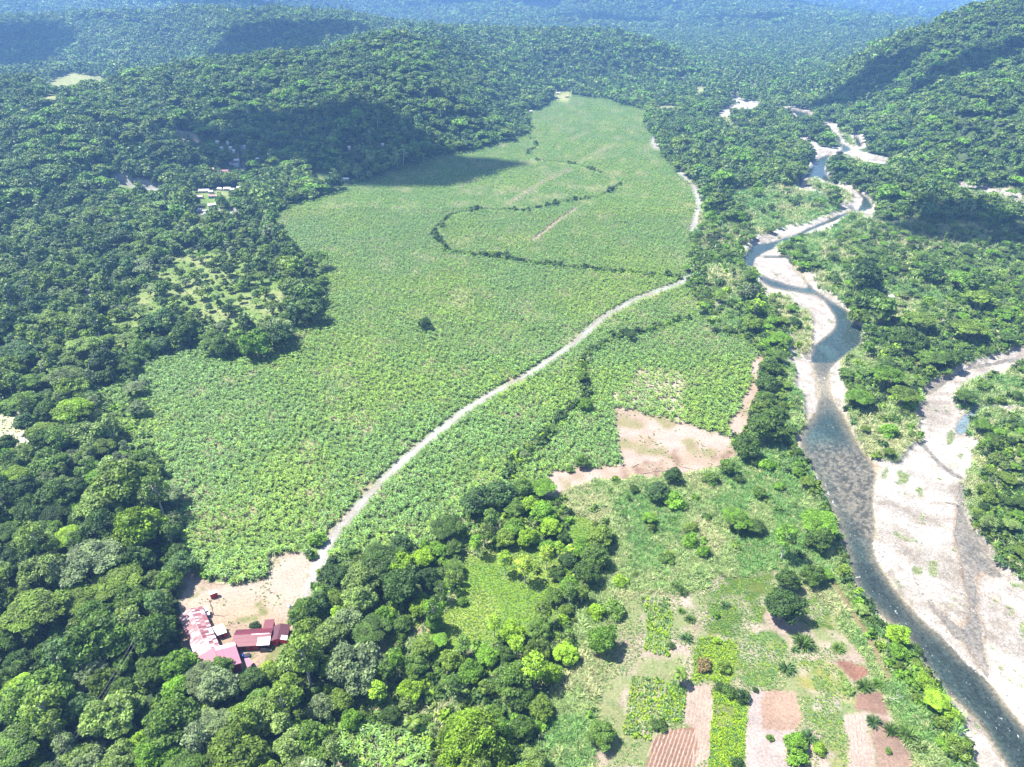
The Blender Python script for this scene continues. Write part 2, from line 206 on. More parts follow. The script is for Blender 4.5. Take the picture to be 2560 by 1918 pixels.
WATER = [('river', TL('C', [(325, 605), (370, 590), (376, 632), (340, 632)])), ('river', TL('C', [(690, 698), (760, 703), (835, 720), (830, 742), (765, 752), (745, 730)])),
         ('river', TL('C', [(1115, 870), (1150, 874), (1180, 930), (1150, 940), (1125, 905)])), ('river', TL('C', [(985, 830), (1010, 860), (1030, 870), (1035, 905), (1065, 920), (1102, 945), (1112, 958), (1040, 975), (980, 985), (958, 1005), (935, 1030), (880, 1040), (900, 1005), (930, 988), (1000, 974), (1050, 952), (1030, 915), (1005, 890)])),
         ('river', TL('C', [(885, 1022), (838, 1065), (812, 1105), (757, 1160), (772, 1187), (800, 1142), (850, 1132), (890, 1135), (960, 1170), (1060, 1190), (1140, 1224), (1175, 1262), (1170, 1300), (1140, 1340), (1090, 1345), (1010, 1370), (930, 1410), (830, 1450), (740, 1492), (640, 1527), (560, 1547), (470, 1557), (437, 1590), (405, 1665), (485, 1665), (490, 1646), (540, 1615), (600, 1588), (620, 1563), (700, 1543), (770, 1508), (850, 1468), (950, 1428), (1010, 1403), (1070, 1373), (1120, 1350), (1180, 1350), (1238, 1330), (1243, 1310), (1218, 1270), (1158, 1222), (1078, 1192), (988, 1162), (943, 1110), (933, 1075), (953, 1010), (938, 992)])),
         ('side_channel', TL('C', [(870, 1208), (940, 1238), (1000, 1262), (1060, 1292), (1110, 1312), (1140, 1335), (1110, 1345), (1080, 1320), (1000, 1285), (930, 1252)])),
         ('river', TL('F', [(403, -20), (432, 68), (500, 88), (515, 140), (560, 180), (640, 205), (760, 222), (880, 242), (920, 270), (960, 320), (1000, 372), (1002, 420), (980, 460), (900, 530), (860, 562), (852, 620), (845, 662), (850, 722), (870, 800), (885, 900), (885, 988), (812, 1002), (802, 1060), (802, 1100), (727, 1150), (752, 1210), (792, 1270), (832, 1320), (872, 1400), (912, 1500), (942, 1580), (972, 1660), (1262, 1660), (1253, 1560), (1258, 1460), (1278, 1400), (1298, 1340), (1240, 1292), (1188, 1222), (1128, 1122), (1108, 1042), (1038, 960), (998, 900), (978, 840), (973, 740), (983, 690), (1038, 650), (1108, 610), (1168, 560), (1188, 500), (1182, 440), (1150, 422), (1098, 382), (1088, 330), (998, 282), (928, 237), (898, 212), (860, 188), (800, 102), (738, 32), (705, -20)])),
         ('side_channel', TL('F', [(700, 465), (725, 480), (745, 540), (760, 580), (832, 615), (852, 640), (820, 652), (788, 612), (745, 572), (733, 520)])),
         ('side_channel', TL('F', [(2400, 625), (2212, 640), (2100, 647), (2000, 662), (1900, 684), (1830, 714), (1760, 750), (1660, 795), (1565, 850), (1555, 880), (1572, 898), (1620, 870), (1700, 818), (1760, 770), (1840, 724), (1960, 692), (2100, 672), (2212, 664), (2400, 645)])),
         ('side_channel', TL('F', [(1540, 1150), (1582, 1180), (1642, 1260), (1722, 1330), (1802, 1385), (1842, 1408), (1832, 1422), (1760, 1392), (1680, 1332), (1600, 1252), (1540, 1184)])),
         ('side_channel', TL('F', [(1880, 964), (1960, 955), (2065, 965), (2000, 975), (1920, 995), (1878, 1050), (1852, 1110), (1800, 1130), (1780, 1110), (1790, 1050), (1830, 1010)])),
         ('side_channel', TL('F', [(1795, 1430), (1842, 1428), (1832, 1520), (1846, 1660), (1792, 1660), (1782, 1560), (1800, 1500)])),
         ('river', TL('I', [(972, -10), (1020, 80), (1040, 180), (1060, 280), (1100, 350), (1110, 430), (1160, 510), (1230, 590), (1280, 650), (1330, 702), (1400, 742), (1470, 792), (1492, 850), (1540, 905), (1580, 980), (1642, 1050), (1702, 1130), (1762, 1200), (1832, 1250), (1902, 1320), (1962, 1400), (2002, 1480), (2062, 1560), (2122, 1646), (2260, 1900), (2700, 1900), (2212, 1330), (2178, 1290), (2098, 1190), (2038, 1100), (1958, 1030), (1848, 940), (1738, 830), (1638, 720), (1558, 650), (1478, 560), (1398, 460), (1328, 360), (1258, 250), (1238, 182), (1288, 150), (1268, 60), (1255, -10)])),
         ('side_channel', TL('I', [(1790, -10), (1842, -10), (1862, 70), (1932, 150), (2002, 230), (2062, 320), (2092, 400), (2040, 402), (1960, 362), (1922, 382), (1902, 430), (1942, 540), (1902, 600), (1932, 680), (1962, 760), (1972, 860), (1992, 960), (1995, 1050), (1968, 1020), (1928, 960), (1878, 880), (1848, 812), (1788, 792), (1738, 722), (1678, 652), (1608, 552), (1630, 538), (1702, 620), (1772, 690), (1832, 730), (1858, 700), (1878, 620), (1868, 520), (1838, 440), (1828, 330), (1798, 220), (1778, 110)]))]
SHOAL = [TL('F', [(490, -10), (480, 50), (512, 92), (600, 130), (700, 160), (830, 190), (790, 130), (740, 70), (690, 8)])]
ISLE = [TL('C', [(812, 1150), (870, 1150), (960, 1175), (1060, 1215), (1110, 1255), (1112, 1290), (1085, 1302), (1000, 1265), (900, 1225), (822, 1180)]), TL('C', [(1035, 850), (1090, 860), (1125, 900), (1140, 935), (1100, 935), (1055, 900)]),
        TL('F', [(555, 272), (620, 240), (700, 290), (770, 345), (800, 310), (848, 400), (850, 480), (832, 603), (795, 600), (750, 550), (745, 520), (700, 460), (640, 390), (560, 320)])]
TUFTS = [TL('F', [(1385, 1370), (1440, 1350), (1490, 1390), (1470, 1440), (1400, 1420)]), TL('F', [(1710, 1120), (1760, 1110), (1765, 1190), (1715, 1190)]), TL('F', [(1300, 1350), (1330, 1350), (1325, 1395), (1300, 1390)]), TL('F', [(730, 570), (780, 590), (780, 650), (735, 620)]),
         TL('F', [(1530, 1450), (1570, 1440), (1560, 1520), (1530, 1520)]), TL('I', [(1510, 340), (1590, 350), (1580, 395), (1520, 375)]), TL('I', [(1600, 310), (1690, 320), (1680, 420), (1620, 380)]), TL('I', [(2140, 450), (2220, 450), (2220, 500), (2160, 490)]), TL('I', [(2170, 710), (2260, 700), (2260, 800), (2200, 790)]),
         TL('F', [(1760, 1230), (1820, 1240), (1810, 1275), (1765, 1260)]), TL('I', [(1520, 0), (1560, 0), (1570, 35), (1540, 30)]), TL('F', [(715, 660), (748, 665), (745, 720), (715, 710)]), TL('I', [(1380, 95), (1540, 150), (1530, 175), (1400, 140)])]
CREEKS = [TL('Z', [(935, 505), (975, 465), (1040, 452), (1090, 455), (1130, 457), (1230, 435), (1300, 425), (1340, 400), (1330, 385), (1240, 355), (1150, 345), (1140, 330), (1160, 318), (1150, 300)]), TL('Z', [(935, 505), (970, 545), (1060, 555), (1130, 565), (1230, 577), (1330, 588), (1470, 600)]),
          TL('Z', [(1480, 690), (1400, 715), (1330, 730), (1270, 760), (1260, 800), (1265, 860), (1210, 905), (1170, 950), (1110, 1000), (1100, 1040)])]
DITCHES = [TL('B', [(1080, 1310), (1300, 1170), (1480, 1090)]), TL('B', [(1240, 1550), (1400, 1420), (1520, 1340)]), TL('B', [(1540, 1040), (1700, 960)]), TL('B', [(1480, 900), (1600, 845)]), TL('B', [(770, 1195), (900, 1140)])]
HILLCLEAR = TL('A', [(280, 555), (350, 510), (470, 470), (620, 490), (720, 530), (640, 560), (560, 540), (480, 590), (360, 580)]); HILLCLEAR2 = TL('A', [(280, 620), (360, 605), (380, 640), (300, 660)])
SMALLCLEAR = [TL('V', [(400, 1075), (700, 1045), (1120, 1025), (1100, 1120), (930, 1200), (720, 1215), (690, 1400), (560, 1410), (560, 1290), (400, 1260)]), TL('A', [(1990, 1120), (2040, 1100), (2200, 1110), (2190, 1150), (2070, 1180)]), TL('A', [(770, 1180), (900, 1185), (930, 1220), (800, 1230)]), TL('V', [(190, 1080), (300, 1080), (340, 1160), (230, 1140)]), TL('V', [(1060, 1430), (1300, 1430), (1280, 1500), (1090, 1490)]), TL('V', [(520, 1400), (660, 1390), (650, 1460), (540, 1470)]),
              TL('B', [(1370, 600), (1480, 590), (1480, 660), (1400, 650)]), TL('A', [(590, 775), (670, 780), (660, 820)]), TL('A', [(780, 800), (930, 800), (900, 830), (800, 830)]), TL('C', [(95, 560), (160, 560), (150, 620), (110, 620)]), TL('C', [(350, 485), (450, 485), (450, 510), (350, 505)]), TL('B', [(2030, 680), (2160, 680), (2160, 720), (2060, 710)]), TL('V', [(430, 250), (600, 260), (590, 300), (460, 290)]), TL('V', [(590, 140), (750, 140), (740, 190), (620, 190)])]
FIELDPALE = TL('E', [(1750, 900), (1950, 700), (2212, 760), (2212, 1090), (1950, 1000), (1780, 990)])
# ------------------------------------------------------------------ sampling grid of the ground (fine near the camera, coarse far away)
def axis(pieces):
    out = []
    for a, b, s in pieces:
        n = max(1, int(round(abs(b - a) / s))); out += list(np.linspace(a, b, n, endpoint=False))
    return out + [pieces[-1][1]]
UU = np.array(axis([(-2600, -400, 40), (-400, -60, 10), (-60, 2620, 3.2), (2620, 2960, 10), (2960, 5200, 40)]))
VV = axis([(3300, 2200, 40), (2200, 1980, 8), (1980, 190, 3.2), (190, 120, 2.0)])
yv = [float(ground(1280, v)[1]) for v in VV]
yy = yv[-1]
while yy < 15500: yy *= 1.0085; yv.append(yy)
YR = np.array(yv); NR, NC = len(YR), len(UU)
DEP = YR * CP + CAMH * SP
GX = (UU[None, :] - 1280) / FPX * DEP[:, None]; GY = np.repeat(YR[:, None], NC, 1)
GZ0 = relief(GX, GY); GU, GV = to_uv(GX, GY, np.where(GZ0 > 3.2, GZ0, 0))
# ragged natural edges: outlines wobble by a noise that lives on the ground
wob = np.clip(GV / 900, .15, 1.6)
n1 = fbm(GX / 9, GY / 9, 31, 4) - .5; n2 = fbm(GX / 9, GY / 9, 57, 4) - .5
QU, QV = GU + 22 * wob * n1, GV + 22 * wob * n2
CLS = {'forest': 0, 'field': 1, 'scrub': 2, 'garden': 3, 'gravel': 4, 'river': 5, 'side_channel': 6, 'road': 7, 'bare': 8, 'yard': 9, 'pasture': 10, 'meadow': 11, 'lush': 12, 'green_plot': 13, 'lime_plot': 14, 'crop_plot': 15, 'ploughed_plot': 16, 'bare_plot': 17, 'red_plot': 18, 'tuft': 19, 'creek': 20, 'lowfield': 21, 'track': 22}
VRW = [[tuple(map(float, terrain_hit(a, b, .5)[:2])) for a, b in L] for L in VROADS]
def classify(u, v, x, y, qu, qv):
    c = np.zeros(u.shape, np.int16); plot = np.full(u.shape, -1, np.int16)
    def put(poly, k, U=qu, V=qv): c[inpoly(U, V, poly)] = CLS[k]
    put(FIELD, 'field'); put(LUSH, 'lush'); put(PASTURE, 'pasture'); put(MEADOW, 'meadow'); put(PATCH, 'bare'); put(SCRUB, 'scrub'); put(LOWFIELD, 'lowfield')
    for p in MIDSCRUB: put(p, 'scrub')
    put(HILLCLEAR, 'pasture'); put(HILLCLEAR2, 'pasture')
    for p in SMALLCLEAR: put(p, 'pasture')
    put(GARDEN, 'garden'); put(CLEAR, 'pasture')
    su, sv = u + (qu - u) * .35, v + (qv - v) * .35; pu, pv = u + (qu - u) * .8, v + (qv - v) * .8
    for i, (k, p, col) in enumerate(PLOTS):
        m = inpoly(pu, pv, p); c[m] = CLS[k]; plot[m] = i
    for p in BARE: put(p, 'bare')
    put(YARD, 'yard')
    for L in CREEKS:
        P = [tuple(map(float, ground(a, b))) for a, b in L]; d = segdist(x, y, P); m = (d < 1.8 + 2.5 * vnoise(x / 12, y / 12, 4)) & (c == 1); c[m] = CLS['creek']
    for L, w_ in ((ROAD, 2.2), (ROAD2, 3.6), (ROAD3, 4)):
        P = [tuple(map(float, ground(a, b))) for a, b in L]; d = segdist(x, y, P); wn = w_ * (.72 + .5 * vnoise(x / 7, y / 7, 8)); c[d < wn] = CLS['road']
    for P in VRW: d = segdist(x, y, P); c[d < 4.5] = CLS['road']
    P = [tuple(map(float, ground(a, b))) for a, b in TRACK]; c[(segdist(x, y, P) < 1.4)] = CLS['track']
    for p in GRAVEL: put(p, 'gravel')
    for k, p in WATER: put(p, k, su, sv)
    for p in SHOAL: put(p, 'gravel', su, sv)
    for p in ISLE: put(p, 'scrub')
    for p in TUFTS: put(p, 'tuft')
    return c, plot
C, PLOT = classify(GU, GV, GX, GY, QU, QV)
def blur(a, n, it=2):
    a = a.astype(np.float32)
    for _ in range(it):
        for ax in (0, 1):
            p = np.pad(a, [(n + 1, n) if i == ax else (0, 0) for i in (0, 1)], mode='edge'); s = np.cumsum(p, ax, dtype=np.float64)
            a = ((s[2 * n + 1:] - s[:-2 * n - 1]) if ax == 0 else (s[:, 2 * n + 1:] - s[:, :-2 * n - 1])).astype(np.float32) / (2 * n + 1)
    return a
def lookup(x, y):
    """class of the ground at world points"""
    i = np.clip(np.searchsorted(YR, y), 0, NR - 1); dep = y * CP + CAMH * SP
    j = np.clip(np.searchsorted(UU, 1280 + FPX * x / np.maximum(dep, 1)), 0, NC - 1)
    return C[i, j], i, j
WM = (C == 5) | (C == 6); WB = blur(WM, 9, 2)         # 1 in mid-stream, .5 at a bank
BED = WM | (C == 4) | (C == 19); BB = blur(BED, 3, 2)
GZ = GZ0
GZ = GZ - 2.2 * sstep(.35, .95, BB) * (GZ < 3) + np.where(BED, .25 * (fbm(GX / 6, GY / 6, 77, 3) - .5), .9 * (fbm(GX / 25, GY / 25, 78, 3) - .5) * (GZ > -.3))
GZ[WM] = -2.35
flat = np.isin(C, [7, 9, 22, 16, 17, 18, 8]) & (GZ > -.6); GZ[flat] *= .3
# ------------------------------------------------------------------ ground colours (albedo of soils, grasses, stones)
COL = np.zeros((NR, NC, 3), np.float32)
def mix(a, b, t): return np.asarray(a) * (1 - t[..., None]) + np.asarray(b) * t[..., None]
f1 = fbm(GX / 14, GY / 14, 11, 4); f2 = fbm(GX / 45, GY / 45, 12, 3); f3 = fbm(GX / 3, GY / 3, 13, 3); f4 = fbm(GX / 150, GY / 150, 14, 3)
def setc(k, col): m = C == CLS[k]; COL[m] = col[m]
S = lambda a, b, f: sstep(a, b, f)
setc('forest', mix((.022, .036, .014), (.05, .07, .024), S(.35, .65, f1)))
setc('field', mix(mix((.09, .14, .035), (.26, .23, .13), S(.5, .72, f1)), (.09, .15, .04), S(.4, .7, f2) * .6))
setc('lowfield', mix((.12, .15, .05), (.40, .34, .26), S(.4, .6, f1)))
setc('creek', mix((.03, .06, .015), (.06, .10, .02), f1))
setc('scrub', mix(mix((.13, .19, .05), (.24, .28, .09), S(.35, .65, f1)), (.30, .27, .15), S(.6, .8, f2) * .7))
setc('garden', mix(mix((.56, .44, .36), (.42, .33, .24), S(.35, .7, f1)), mix((.20, .30, .09), (.36, .36, .16), f3), S(.40, .60, fbm(GX / 11, GY / 11, 15, 4)) * .9))
setc('gravel', mix(mix((.66, .63, .60), (.50, .47, .43), S(.45, .75, f1)), (.74, .72, .69), S(.5, .7, f2)))
setc('road', mix((.58, .55, .50), (.44, .40, .34), S(.4, .7, f1)))
setc('track', mix((.26, .20, .10), (.34, .27, .15), f1))
setc('bare', mix(mix((.60, .46, .38), (.50, .37, .27), S(.35, .65, f1)), (.36, .32, .16), S(.56, .72, fbm(GX / 9, GY / 9, 18, 4))))
setc('yard', mix(mix(mix((.56, .41, .28), (.58, .47, .37), S(.35, .65, f2)), (.42, .31, .22), S(.5, .7, f1) * .8), (.26, .28, .10), S(.60, .70, fbm(GX / 8, GY / 8, 16, 4)) * .9))
setc('pasture', mix((.17, .26, .06), (.28, .32, .12), S(.4, .7, f1)))
setc('meadow', mix((.16, .28, .035), (.26, .33, .07), S(.35, .65, f1)))
setc('lush', mix((.10, .17, .04), (.16, .24, .05), f1))
setc('tuft', mix((.20, .28, .07), (.40, .40, .28), f1))
m = C == CLS['pasture']; mm = m & inpoly(GU, GV, CLEAR); COL[mm] = mix(mix((.45, .46, .30), (.62, .55, .44), S(.35, .6, f1)), (.42, .42, .20), S(.5, .7, f2))[mm]
mm = m & (GV < 330); COL[mm] = mix((.30, .34, .13), (.38, .38, .17), f1)[mm]
for i, (k, p, col) in enumerate(PLOTS):
    m = PLOT == i; m &= C == CLS[k]
    if not m.any(): continue
    a = np.array(col); b = np.array((.52, .43, .34)) if k in ('green_plot', 'crop_plot') else a * .78
    f6 = fbm(GX / 5, GY / 5, 200 + i, 4); t = S(.48, .62, f6) if k in ('green_plot', 'crop_plot') else S(.3, .7, f6)
    if k in ('green_plot',): a = mix(a, a * np.array((1.5, 1.15, 1.2)), S(.4, .6, fbm(GX / 4, GY / 4, 230 + i, 3)))
    COL[m] = mix(a, b, t * (.75 if k != 'lime_plot' else .45))[m]
m = C == CLS['lime_plot']; mm = m & inpoly(GU, GV, TL('I', [(220, 1230), (350, 1260), (350, 1380), (230, 1400)])); COL[mm] = mix((.22, .24, .10), (.26, .34, .05), S(.4, .6, f3))[mm]
mm = (C == CLS['field']) & inpoly(QU, QV, FIELDPALE); COL[mm] = mix(mix((.16, .19, .07), (.30, .26, .17), S(.35, .6, f1)), (.42, .35, .25), S(.5, .7, fbm(GX / 10, GY / 10, 19, 3)))[mm]
for q_ in (TL('E', [(1790, 1345), (1900, 1330), (2110, 1340), (2120, 1400), (1980, 1450), (1830, 1430)]), TL('F', [(170, 1310), (250, 1230), (330, 1200), (340, 1290), (240, 1330)]), TL('E', [(2130, 1250), (2180, 1250), (2180, 1400), (2130, 1400)])):
    mm = (C == CLS['bare']) & inpoly(QU, QV, q_); COL[mm] = mix((.34, .22, .15), (.50, .38, .28), S(.35, .65, f3))[mm]
for L in DITCHES:
    P = [tuple(map(float, ground(a, b))) for a, b in L]; m = (segdist(GX, GY, P) < 3.2) & (C == 1); COL[m] = (.30, .22, .17)
# soft transitions at class edges, kept inside the picture grid
CB = np.stack([blur(COL[..., k], 1, 1) for k in range(3)], -1)
COL = np.where((WM | (C == 4))[..., None], COL, CB)
SOFT = {'forest': 1.5, 'field': .9, 'scrub': .8, 'creek': 1.4, 'pasture': .68, 'meadow': .7}
for k_, v_ in CLS.items():
    m = C == v_; COL[m] *= SOFT.get(k_, .52)
ca, sa = math.cos(R(-52)), math.sin(R(-52)); fa, fb_ = GX * ca + GY * sa, -GX * sa + GY * ca; fl = fbm(fa / 34, fb_ / 6, 93, 4); GRV = mix(np.ones((NR, NC, 3)), (.62, .60, .58), S(.52, .70, fl) * .55) * mix(np.ones((NR, NC, 3)), (.80, .78, .74), S(.55, .7, fbm(GX / 5, GY / 5, 94, 3)))
SIDE = blur(C == 6, 5, 2); GRV = GRV * mix(np.ones((NR, NC, 3)), (.70, .62, .52), S(.12, .5, SIDE))
COL[C == 4] *= (GRV * np.array((1.02, .96, .88)))[C == 4]
# water: depth tones
WB = np.where(GV < 660, blur(WM, 1, 1), np.where(GV < 900, blur(WM, 2, 2), WB)); deep = sstep(.60, .95, WB); edge = 1 - sstep(.5, .66, WB)
fw = fbm(GX / 20, GY / 55, 91, 4)
wc = mix((.10, .10, .085), (.026, .046, .050), deep); wc = mix(wc, (.045, .085, .09), S(.55, .75, fw) * deep * .8)
riff = inpoly(QU, QV, TL('F', [(800, 1180), (1190, 1230), (1290, 1340), (1255, 1646), (1060, 1646), (960, 1500), (880, 1350)])) | inpoly(QU, QV, TL('I', [(1060, -10), (1255, -10), (1290, 140), (1240, 180), (1150, 140)]))
riff = blur(riff, 5, 2) * .9; wc = mix(wc, mix((.050, .052, .048), (.155, .148, .130), S(.38, .62, fbm(GX / 1.6, GY / 1.6, 95, 3)) * .8), riff); riff = riff > .5
low = GV > 1400; wc = np.where((low & (C == 5) & ~riff)[..., None], mix(wc, np.array((.020, .029, .031)), deep * .75), wc)
wc = mix(wc, (.30, .27, .22), edge * .7)
COL[C == 5] = (wc * np.array((1.08, 1.0, .84)))[C == 5]
wc6 = mix((.26, .235, .195), (.17, .165, .145), deep); wc6 = mix(wc6, (.36, .31, .25), S(.45, .7, f1) * .6); COL[C == 6] = wc6[C == 6] * .55
mm = (C == 6) & (GU > 2380) & (GV > 1005) & (GV < 1090); COL[mm] = (.12, .16, .18)
FOAM = np.zeros((NR, NC), np.float32)
RAP = [TL('F', [(850, 1340), (900, 1380), (960, 1500), (1060, 1650), (1000, 1650), (930, 1500)]), TL('F', [(880, 760), (950, 760), (950, 900), (900, 880)]), TL('I', [(1180, 420), (1300, 450), (1900, 1150), (2212, 1380), (2212, 1500), (1900, 1300), (1500, 850)])]
for i, p in enumerate(RAP): FOAM[inpoly(QU, QV, p)] = (1.0, .8, .5)[i]
FOAM = np.where(C == 5, blur(FOAM, 2, 1), 0)
LUT = {k: v for v, k in CLS.items()}
print('map', round(time.time() - T0, 1))

HOUSES = [('V', 490, 1092, 180, 'w', 'c', .12, 'long white-roofed house at the left of the lower hamlet'), ('V', 612, 1118, 80, 'w', 'g', .1, 'small white-roofed house just right of the long white roof'), ('V', 760, 1066, 80, 'w', 'w', -.1, 'white-roofed house at the top middle of the lower hamlet'), ('V', 890, 1060, 125, 'w', 'c', .05, 'wide white roof near the right of the lower hamlet'),
 ('V', 990, 1080, 100, 'w', 'g', 0, 'grey-walled white-roofed house of the lower hamlet'), ('V', 1095, 1038, 85, 'w', 'w', .2, 'rightmost white roof of the lower hamlet'), ('V', 418, 1198, 110, 'r', 'c', .1, 'faded red roof at the left of the turquoise-walled house'), ('V', 650, 1190, 160, 'r', 'q', .08, 'red-roofed house with turquoise walls'),
 ('V', 765, 1166, 85, 'w', 'c', .3, 'white roof touching the right of the red roof'), ('V', 625, 1350, 140, 'w', 'c', .5, 'pale building and yard below the turquoise house'), ('V', 412, 1422, 52, 'w', 'g', 0, 'tiny white-roofed shed at the lower left of the hamlet'), ('V', 845, 752, 140, 'p', 'w', .12, 'pink-roofed house with white walls above the lower hamlet'),
 ('V', 645, 732, 62, 't', 'c', 0, 'small beige roof left of the pink-roofed house'), ('V', 965, 628, 92, 'p', 'c', .1, 'rose-roofed house left of the grey lane'), ('V', 1052, 562, 90, 'w', 'w', .1, 'upper white roof beside the grey lane'), ('V', 1047, 594, 95, 'w', 'g', .1, 'lower white roof beside the grey lane'), ('V', 1050, 642, 85, 'b', 'g', 0, 'blue-grey roofed house at the bend of the grey lane'),
 ('V', 1425, 552, 95, 'w', 'c', .2, 'lone white hip roof right of the grey lane in the shade'), ('V', 1005, 422, 42, 'w', 'w', .3, 'small white house in the shaded woods above the lane'), ('V', 790, 357, 26, 'w', 'w', 0, 'tiny white roof left of the shaded lane end'), ('V', 950, 372, 24, 'w', 'w', 0, 'tiny white roof nearest the left of the lane end'), ('V', 900, 257, 34, 'w', 'w', 0, 'small white roof highest above the lane'),
 ('V', 1188, 322, 28, 'w', 'w', 0, 'tiny white roof just above the lane end'), ('V', 715, 252, 62, 'w', 'g', .1, 'white roof at the edge of the upper sunny clearing'), ('V', 260, 150, 90, 't', 'c', 0, 'tan roof in the upper hamlet clearing'), ('B', 1400, 600, 26, 'w', 'w', 0, 'white house at the far left corner of the banana field'), ('B', 1458, 622, 26, 't', 'c', .3, 'tan house at the far end of the banana field'),
 ('B', 1228, 716, 18, 'w', 'c', .2, 'small white building at the left edge of the far field'), ('B', 60, 960, 20, 'w', 'w', .2, 'white roof in the shaded woods above the field'), ('B', 275, 936, 12, 'w', 'w', 0, 'tiny white roof alone in the shaded slope'), ('B', 40, 1160, 40, 'w', 'g', .1, 'pale roof by the brown pond at the field edge'), ('F', 1350, 274, 26, 'w', 'w', .4, 'small white roof in the scrub right of the river'), ('C', 10, 505, 26, 't', 'c', 0, 'tan roof in the far valley woods left of the river')]
HUV = np.array([[*TL(t, [(a, b)])[0], w_ * (.14486 if t == 'V' else .38879)] for t, a, b, w_, *_ in HOUSES])
def inside_pts(P, st=3):
    P = np.array(P); X, Y = np.meshgrid(np.arange(P[:, 0].min(), P[:, 0].max(), st), np.arange(P[:, 1].min(), P[:, 1].max(), st)); k = inpoly(X.ravel(), Y.ravel(), P); return list(zip(X.ravel()[k], Y.ravel()[k]))
CUV = np.array(sum([inside_pts(P) for P in [HILLCLEAR, HILLCLEAR2] + SMALLCLEAR], []))
RUV = np.array([q for L in VROADS for a, b in zip(L[:-1], L[1:]) for q in np.linspace(a, b, 8)])
def seen_ok(x, y, z, h):
    """a crown must not stand between the camera and the open ground, houses and lanes that the photo shows"""
    u, v = to_uv(x, y, z); ut, vt = to_uv(x, y, z + h * .8); ok = np.ones(x.shape, bool)
    gx, gy = ground(ut, np.maximum(vt, -60)); c, _, _ = lookup(gx, np.minimum(gy, YR[-1]))
    OPEN = [1, 4, 5, 6, 7, 8, 9, 3, 13, 14, 15, 16, 17, 18]
    ok &= ~(np.isin(c, OPEN) & (gy > 0) & (z < 40))
    rp = h * .42 * FPX / (y * CP + (CAMH - z) * SP)
    for f_, dx in ((.35, 0), (1.1, 0), (.6, -1), (.6, 1)):
        us, vs = to_uv(x, y, z + h * f_); gx, gy = ground(us + dx * rp, np.maximum(vs, -60)); c, _, _ = lookup(gx, np.minimum(gy, YR[-1])); ok &= ~(np.isin(c, [4, 5, 6, 7, 9] if y.min() > 600 or True else OPEN) & (gy > 0) & (z < 40))
    hp = v - vt
    for hu, hv, hw in HUV: ok &= ~((np.abs(u - hu) < hw / 2 + 4 + .35 * hp) & (v > hv - 4) & (vt < hv + 6))
    for ru, rv in RUV: ok &= ~((np.abs(u - ru) < 5 + .4 * hp) & (v > rv - 3) & (vt < rv + 1))
    for ru, rv in CUV: ok &= ~((np.abs(u - ru) < 2.5 + .15 * hp) & (v > rv) & (v - .9 * hp < rv))
    return ok
# ------------------------------------------------------------------ materials
def newmat(name):
    m = bpy.data.materials.new(name); m.use_nodes = True; n = m.node_tree; n.nodes.clear()
    o = n.nodes.new('ShaderNodeOutputMaterial'); b = n.nodes.new('ShaderNodeBsdfPrincipled'); n.links.new(b.outputs[0], o.inputs[0])
    return m, n, b, o
def N(n, t, **k):
    q = n.nodes.new(t)
    for a, v in k.items(): setattr(q, a, v)
    return q
def noise(n, scale, detail=4, rough=.6, vec=None):
    q = N(n, 'ShaderNodeTexNoise'); q.inputs['Scale'].default_value = scale; q.inputs['Detail'].default_value = detail; q.inputs['Roughness'].default_value = rough
    if vec: n.links.new(vec, q.inputs['Vector'])
    return q
def objcoord(n): return N(n, 'ShaderNodeTexCoord').outputs['Object']
def geopos(n): return N(n, 'ShaderNodeNewGeometry').outputs['Position']
def maprange(n, src, a, b, c, d):
    q = N(n, 'ShaderNodeMapRange'); n.links.new(src, q.inputs[0])
    for i, v in enumerate((a, b, c, d)): q.inputs[i + 1].default_value = v
    return q.outputs[0]
def mult(n, col, fac):
    q = N(n, 'ShaderNodeVectorMath', operation='SCALE'); n.links.new(col, q.inputs[0]); n.links.new(fac, q.inputs['Scale']); return q.outputs[0]
def math_(n, op, a, b):
    q = N(n, 'ShaderNodeMath', operation=op)
    for i, v in enumerate((a, b)):
        if isinstance(v, (int, float)): q.inputs[i].default_value = v
        else: n.links.new(v, q.inputs[i])
    return q.outputs[0]
def soil(name, rough=.95, cob=False, amp=.5):
    m, n, b, o = newmat(name); at = N(n, 'ShaderNodeAttribute', attribute_name='Col'); p = geopos(n)
    f = maprange(n, noise(n, 1.1, 6, .7, p).outputs[0], .3, .7, 1 - amp * .5, 1 + amp * .5)
    g = maprange(n, noise(n, .12, 4, .6, p).outputs[0], .3, .7, .88, 1.12)
    k = math_(n, 'MULTIPLY', f, g)
    if cob:
        v = N(n, 'ShaderNodeTexVoronoi'); v.inputs['Scale'].default_value = 1.4; n.links.new(p, v.inputs['Vector'])
        k = math_(n, 'MULTIPLY', k, maprange(n, v.outputs['Color'], 0, 1, .68, 1.18))
        bp = N(n, 'ShaderNodeBump'); bp.inputs['Strength'].default_value = .6; bp.inputs['Distance'].default_value = .3; n.links.new(v.outputs['Distance'], bp.inputs['Height']); bp.invert = True; n.links.new(bp.outputs[0], b.inputs['Normal'])
    else:
        bp = N(n, 'ShaderNodeBump'); bp.inputs['Strength'].default_value = .5; bp.inputs['Distance'].default_value = .3; n.links.new(noise(n, .9, 5, .7, p).outputs[0], bp.inputs['Height']); n.links.new(bp.outputs[0], b.inputs['Normal'])
    n.links.new(mult(n, at.outputs['Color'], k), b.inputs['Base Color']); b.inputs['Roughness'].default_value = rough; b.inputs['Specular IOR Level'].default_value = .15
    return m
